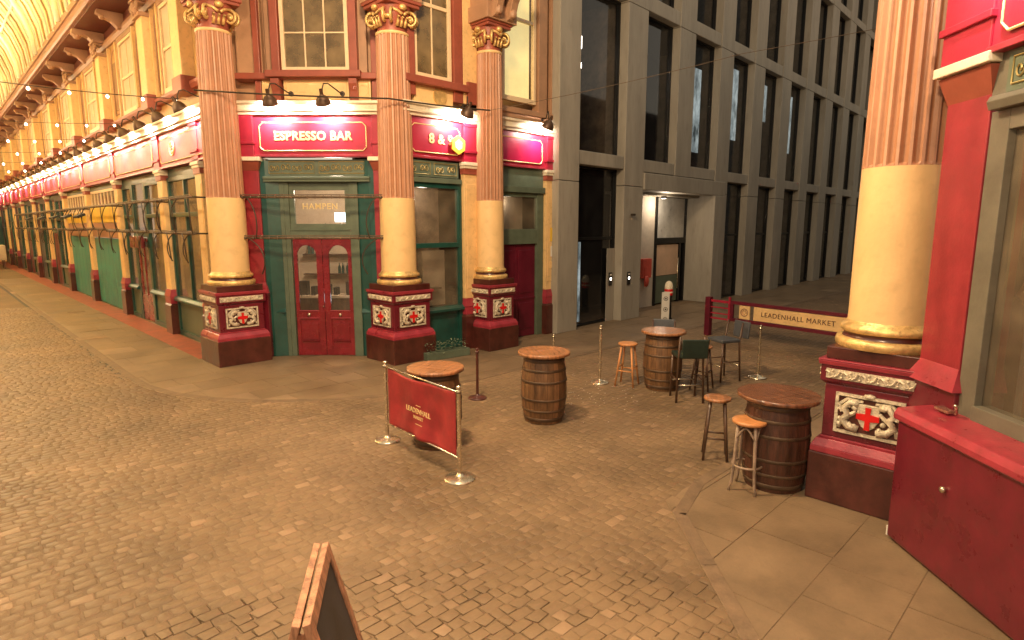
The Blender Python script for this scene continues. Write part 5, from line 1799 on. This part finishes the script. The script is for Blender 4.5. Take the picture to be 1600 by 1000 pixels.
barrel_table(4.42, 5.86, 'barrel table half hidden behind the red banner', rz=0.4, top_r=0.35)
barrel_table(6.10, 5.55, 'free standing barrel table in the middle of the crossing', rz=0.9, top_r=0.36)
barrel_table(8.78, 5.26, 'farthest barrel table, between the pale stool and the high chair', rz=0.2, top_r=0.36)
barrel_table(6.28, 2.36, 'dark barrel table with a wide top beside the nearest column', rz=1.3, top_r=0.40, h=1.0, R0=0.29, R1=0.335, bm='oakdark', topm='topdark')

def round_stool(x, y, rz, label, legm, seatm, h=0.75, sr=0.165, spread=0.10, nlegs=4, ring=True, bent=False):
    root = thing('bar_stool', (x, y, 0), rz, label, 'bar stool', 'wooden bar stools')
    MB().lathe([(sr * 0.90, h - 0.04), (sr, h - 0.03), (sr * 1.01, h - 0.012), (sr * 0.95, h), (sr * 0.6, h - 0.004), (0.01, h - 0.008)], 28).build('seat', seatm, root)
    for i in range(nlegs):
        a = 2 * PI * (i + 0.5) / nlegs
        c, s = math.cos(a), math.sin(a)
        r0, r1 = sr * 0.72, sr * 0.78 + spread
        leg = MB()
        if bent:
            leg.tube([(r0 * c, r0 * s, h - 0.04), (r0 * 1.12 * c, r0 * 1.12 * s, h * 0.6), (r0 * 1.2 * c, r0 * 1.2 * s, h * .35), (r1 * 0.9 * c, r1 * .9 * s, h * .12), (r1 * 1.05 * c, r1 * 1.05 * s, 0)], 0.019, 8, r2=0.014)
        else:
            leg.tube([(r0 * c, r0 * s, h - 0.04), (r1 * c, r1 * s, 0)], 0.019, 8, r2=0.016)
        leg.build('leg', legm, root)
    if bent:
        for i in range(nlegs):
            a = 2 * PI * (i + 0.5) / nlegs
            b = 2 * PI * (i + 1.5) / nlegs
            pts = []
            for k in range(9):
                t = k / 8
                ang = a + (b - a) * t
                rr = r0 * 1.13 * (1 - 0.22 * math.sin(PI * t))
                pts.append((rr * math.cos(ang), rr * math.sin(ang), h - 0.20 + 0.13 * math.sin(PI * t)))
            MB().tube(pts, 0.011, 6).build('brace', legm, root)
        MB().tube([(r0 * 1.2 * math.cos(2 * PI * k / 24), r0 * 1.2 * math.sin(2 * PI * k / 24), h * 0.36) for k in range(25)], 0.012, 6).build('footring', legm, root)
    elif ring:
        for i in range(nlegs):
            a = 2 * PI * (i + 0.5) / nlegs
            b = 2 * PI * (i + 1.5) / nlegs
            z = h * (0.36 if i % 2 else 0.44)
            rr = sr * .78 + spread * (1 - z / h)
            MB().tube([(rr * math.cos(a), rr * math.sin(a), z), (rr * math.cos(b), rr * math.sin(b), z)], 0.012, 6).build('stretcher', legm, root)
    return root
round_stool(8.50, 5.78, 0.3, 'pale orange wooden stool between the post and the farthest barrel', 'stoolwood', 'stoolwood')
round_stool(9.19, 4.74, 0.2, 'dark stool with a tan seat beside the high backed chair', 'darkwood', 'wood', sr=0.15)
round_stool(6.50, 3.14, 0.5, 'dark straight legged stool at the back left of the near barrel', 'darkwood', 'wood', sr=0.155, spread=0.07)
round_stool(5.92, 2.50, 0.15, 'bentwood stool with a golden seat and grey legs, in front of the near barrel', 'paleleg', 'stoolwood', h=0.76, sr=0.17, spread=0.05, bent=True)

def high_chair(x, y, rz, label, legm, padm, group):
    root = thing('high_chair', (x, y, 0), rz, label, 'high chair', group)
    w = 0.20
    for sx in (-1, 1):
        MB().tube([(sx * w, -0.19, 0), (sx * w * .95, -0.17, 0.70)], 0.018, 6).build('leg', legm, root)
        MB().tube([(sx * w * 1.05, 0.22, 0), (sx * w * .95, 0.18, 0.70), (sx * w * .95, 0.24, 1.05)], 0.018, 6).build('leg', legm, root)
    MB().box(-w - 0.01, w + 0.01, -0.20, 0.20, 0.70, 0.76).build('seat', padm, root, bevel=0.02)
    vs = MB().box(-w, w, 0.27, 0.305, 0.78, 1.08, T=Matrix.Rotation(R(-6), 4, 'X'))
    vs.build('backrest', padm, root, bevel=0.015)
    for (a, b, z) in (((-w, -0.18), (w, -0.18), 0.28), ((-w, 0.20), (w, 0.20), 0.28), ((-w, -0.18), (-w, 0.20), 0.36), ((w, -0.18), (w, 0.20), 0.36)):
        MB().tube([(a[0], a[1], z), (b[0], b[1], z)], 0.011, 6).build('stretcher', 'steel' if a[1] == b[1] else legm, root)
    return root
G = 'high chairs round the far barrel table'
high_chair(8.45, 4.62, R(135), 'high chair with a dark green padded back turned to the camera', 'darkwood', 'padgreen', G)
high_chair(9.25, 5.55, R(-60), 'grey blue high chair behind the farthest barrel table', 'darkwood', 'padblue', G)
high_chair(10.05, 4.80, R(-115), 'grey high chair seen side on, right of the tan seated stool', 'darkwood', 'padblue', G)

# stanchions
def stanchion(x, y, label, h=1.05, m='steel', base=0.165):
    root = thing('barrier_post', (x, y, 0), 0, label, 'barrier post', 'brass barrier posts')
    MB().lathe([(base, 0), (base, 0.012), (base * 0.92, 0.022), (base * 0.45, 0.04), (0.04, 0.05), (0.024, 0.07)], 32).build('base', m, root)
    MB().lathe([(0.0225, 0.05), (0.0225, h - 0.07)], 16).build('pole', m, root)
    MB().lathe([(0.026, h - 0.08), (0.030, h - 0.075), (0.030, h - 0.05), (0.024, h - 0.045), (0.020, h - 0.04), (0.028, h - 0.025), (0.030, h - 0.012), (0.022, h), (0.004, h + 0.006)], 16).build('finial', m, root)
    MB().lathe([(0.031, h - 0.078), (0.031, h - 0.070)], 16).build('collar', 'iron', root)
    return root
P1, P2 = (4.02, 6.38), (3.93, 4.81)
stanchion(*P1, 'brass post at the left end of the red banner')
stanchion(*P2, 'brass post at the right, nearer end of the red banner', base=0.175)
stanchion(8.28, 6.20, 'slender brass post standing left of the pale orange stool', 1.03)
stanchion(9.25, 8.15, 'short brass post in front of the wine red door', 0.5, base=0.10)
stanchion(10.62, 4.39, 'farthest brass post below the market gate sign', 0.97)
stanchion(6.11, 7.0, 'dull maroon post between the two nearer barrels', 0.82, m='maroon', base=0.15)
# banner between the first two, hangs from top and bottom rods
bn = thing('red_banner', (P1[0], P1[1], 0), math.atan2(P2[1] - P1[1], P2[0] - P1[0]), 'red cloth barrier banner with gold lettering between two brass posts', 'banner')
Lb = math.hypot(P2[0] - P1[0], P2[1] - P1[1])
vs, fs = [], []
NX, NZ = 40, 20
def cloth(u, v):
    x = 0.06 + (Lb - 0.12) * u
    z = 0.235 + 0.74 * v - 0.035 * math.sin(PI * u) * (1 if v > 0.5 else -0.2) * abs(v - .5) * 2
    yv = 0.028 * math.sin(u * 9 + v * 2) * math.sin(PI * u) + 0.018 * math.sin(u * 21 - v * 5) * math.sin(PI * u) * (1 - v) + 0.03 * math.sin(PI * v) * math.sin(PI * u)
    return x, yv, z
for i in range(NX + 1):
    for j in range(NZ + 1):
        vs.append(cloth(i / NX, j / NZ))
for i in range(NX):
    for j in range(NZ):
        a = i * (NZ + 1) + j
        fs.append((a, a + NZ + 1, a + NZ + 2, a + 1))
cl = MB().add(vs, fs, True).build('cloth', 'banner', bn)
sd = cl.modifiers.new('thick', 'SOLIDIFY')
sd.thickness = 0.004
MB().tube([(0.02, 0, 0.98), (Lb - 0.02, 0, 0.98)], 0.010, 8).tube([(0.02, 0, 0.235), (Lb - 0.02, 0, 0.235)], 0.010, 8).build('rod', 'steel', bn)
tm = text_mesh('LEADENHALL', 0.085, 'banner_lettering', 'goldflat', bn, Matrix.Translation((Lb * 0.54, -0.062, 0.60)), ext=0.002, bold=0.01)
text_mesh('MARKET', 0.055, 'banner_lettering', 'goldflat', bn, Matrix.Translation((Lb * 0.54, -0.060, 0.52)), ext=0.002, bold=0.01)
MB().box(Lb * .54 - 0.07, Lb * .54 + 0.07, -0.060, -0.056, 0.435, 0.442).box(Lb * .54 - 0.05, Lb * .54 + 0.05, -0.060, -0.056, 0.665, 0.671).build('banner_flourish', 'goldflat', bn)

# City bollard with wayfinding panel
bo = thing('bollard', (15.03, 8.90, 0), 0, 'black bollard with a red and white domed top before the office entrance', 'bollard')
MB().lathe([(0.13, 0), (0.13, 0.10), (0.10, 0.14), (0.095, 0.70), (0.11, 0.74), (0.11, 0.78)], 16).build('shaft', 'black', bo)
MB().lathe([(0.115, 0.78), (0.12, 0.80), (0.12, 0.94), (0.115, 0.96)], 16).build('band', 'cross', bo)
MB().lathe([(0.115, 0.96), (0.12, 0.98), (0.118, 1.04), (0.10, 1.12), (0.06, 1.17), (0.01, 1.19)], 16).build('dome', 'white', bo)
MB().lathe([(0.122, 0.85), (0.122, 0.89)], 16).build('stripe', 'white', bo)
rs_ = thing('round_symbol_sign', (14.55, 8.70, 0), R(-40), 'slim white sign panel with three round symbols beside the bollard', 'sign')
MB().box(-0.11, 0.11, -0.012, 0.012, 0.0, 0.92).build('panel', 'paper', rs_, bevel=0.003)
for z in (0.16, 0.44, 0.74):
    MB().tube([(0.055 * math.cos(2 * PI * k / 16), -0.016, z + 0.055 * math.sin(2 * PI * k / 16)) for k in range(17)], 0.007, 5).blob((0, -0.014, z), (0.025, 0.006, 0.025)).build('symbol', 'iron', rs_)

# gate barrier across the side street
gt = thing('barrier_gate', (13.98, 7.12, 0), math.atan2(3.0 - 7.12, 13.40 - 13.98), 'dark red barrier gate with cream LEADENHALL MARKET panel across the side street', 'gate')
GL = 4.2
MB().box(-0.07, 0.07, -0.07, 0.07, 0, 0.98).build('post', 'door_dark', gt, bevel=0.01)
MB().box(0.07, 0.62, -0.02, 0.02, 0.86, 0.92).box(0.07, 0.62, -0.02, 0.02, 0.72, 0.75).box(0.07, 0.62, -0.02, 0.02, 0.57, 0.60).box(0.07, 0.62, -0.02, 0.02, 0.44, 0.48).box(0.56, 0.61, -0.025, 0.025, 0.40, 1.02).build('hinge_frame', 'sign_red', gt, bevel=0.004)
MB().box(0.62, GL, -0.03, 0.03, 0.86, 0.94).box(0.62, GL, -0.03, 0.03, 0.44, 0.52).box(0.62, 0.70, -0.03, 0.03, 0.52, 0.86).box(GL - 0.08, GL, -0.03, 0.03, 0.52, 0.86).build('gate_bar', 'door_dark', gt, bevel=0.006)
for (a, b) in ((0.86, 1.14), (1.24, 3.32), (3.42, 3.72)):
    MB().box(a, b, -0.02, 0.015, 0.53, 0.85).build('gate_panel', 'cream', gt, bevel=0.004)
text_mesh('LEADENHALL MARKET', 0.155, 'gate_lettering', 'maroon', gt, Matrix.Translation((2.28, -0.024, 0.69)), ext=0.003, bold=0.0, xs=1.0, spacing=1.1)
for cx in (1.0, 3.57):
    q = MB()
    q.tube([(cx + 0.09 * math.cos(2 * PI * k / 12), -0.024, 0.69 + 0.09 * math.sin(2 * PI * k / 12)) for k in range(13)], 0.012, 5)
    for k in range(6):
        q.blob((cx + 0.05 * math.cos(k), -0.024, 0.69 + 0.05 * math.sin(k)), 0.016)
    q.build('gate_emblem', 'tan', gt)

# plant trough at the foot of the side window
tr = thing('plant_trough', (7.60, 9.72, 0), R(-6), 'low trough of pale leafy plants under the side window', 'plant trough')
MB().box(-0.5, 0.55, -0.12, 0.12, 0, 0.16).build('trough', 'greyg', tr, bevel=0.01)
lv = MB()
for k in range(240):
    x, yv, z = random.uniform(-0.48, 0.53), random.uniform(-0.14, 0.12), random.uniform(0.14, 0.36)
    a = random.uniform(0, 2 * PI)
    l = random.uniform(0.03, 0.06)
    dx, dy, dz = l * math.cos(a), l * math.sin(a), random.uniform(-0.02, 0.05)
    lv.add([(x, yv, z), (x + dx * 0.5 - dy * .35, yv + dy * 0.5 + dx * .35, z + dz * .6), (x + dx, yv + dy, z + dz), (x + dx * 0.5 + dy * .35, yv + dy * .5 - dx * .35, z + dz * .6)], [(0, 1, 2, 3)])
lv.build('foliage', 'leaf', tr, kind='stuff')

# A-board in the foreground, seen almost edge on
ab = thing('a_board', (1.38, 2.86, 0), R(-34), 'weathered orange wooden A-board seen edge on in the foreground', 'A-board')
ab.location = (1.18, 2.59, 0)
HB, SP = 1.04, 0.27
for s in (-1, 1):
    ang = math.atan2(SP, HB)
    T = Matrix.Translation((s * 0.021, 0, HB)) @ Matrix.Rotation(-s * ang, 4, 'Y')
    Lr = math.hypot(HB, SP) - 0.02
    f = MB()
    for yy in (-0.35, 0.29):
        f.box(-0.018, 0.018, yy, yy + 0.06, -Lr, 0.0, T=T)
    f.box(-0.017, 0.017, -0.29, 0.29, -0.07, 0.0, T=T).box(-0.017, 0.017, -0.29, 0.29, -Lr + 0.06, -Lr + 0.13, T=T)
    f.build('frame', 'soil', ab, bevel=0.004)
    MB().box(-0.006, 0.006, -0.29, 0.29, -Lr + 0.13, -0.07, T=T).build('board', 'chalk' if s > 0 else 'soil', ab)
MB().plate([(-0.028, 0.97), (0.028, 0.97), (0.20, 0.10), (-0.20, 0.10)][::-1], -0.312, -0.300).build('side_panel', 'soil', ab)
MB().tube([(-0.10, -0.32, 0.5), (0.10, -0.32, 0.5)], 0.004, 5).build('chain', 'iron', ab)

# litter of pale grit on the setts by the posts (tiny petals / wet specks)
sp = MB()
for k in range(120):
    x, yv = random.gauss(7.6, 0.7), random.gauss(5.9, 0.6)
    s = random.uniform(0.006, 0.014)
    sp.box(x, x + s, yv, yv + s, 0.002, 0.006)
tag(sp.build('paper_litter', 'paper'), 'scatter of tiny white paper specks on the setts', None, kind='stuff')

# ------------------------------------------------------------------ unseen lanterns, added as a source for the even warm light
def lantern(x, y, z, power, label, col=WARM, size=0.35):
    root = thing('added_lantern', (x, y, z), 0, label, 'lantern', 'unseen lanterns added for the warm light')
    MB().lathe([(0.30, 0.62), (0.34, 0.66), (0.10, 0.85), (0.03, 0.95)], 8).build('lantern_cap', 'iron', root)
    MB().lathe([(0.14, 0.0), (0.27, 0.60)], 8, caps=False).build('lantern_glass', 'glassclear', root)
    MB().tube([(0, 0, 0.9), (0, 0, 2.6)], 0.015, 6).build('rod', 'iron', root)
    m_ = MB()
    for k in range(8):
        a = 2 * PI * k / 8
        m_.tube([(0.145 * math.cos(a), 0.145 * math.sin(a), 0), (0.28 * math.cos(a), 0.28 * math.sin(a), 0.61)], 0.010, 4)
    m_.build('cage', 'iron', root)
    light('lantern_fill_light', 'POINT', (x, y, z - 0.12), power, col, size)
lantern(3.2, 5.2, 7.9, 2200, 'unseen lantern added over the middle of the crossing')
lantern(-1.2, 1.5, 7.6, 1800, 'unseen lantern added behind the camera')
for k, y in enumerate((14.5, 22.5, 30.5, 38.5, 46.5)):
    lantern(0.2, y, 6.6, 560, 'unseen lantern added on the centre line of the arcade, place %s from the crossing' % nm[k])
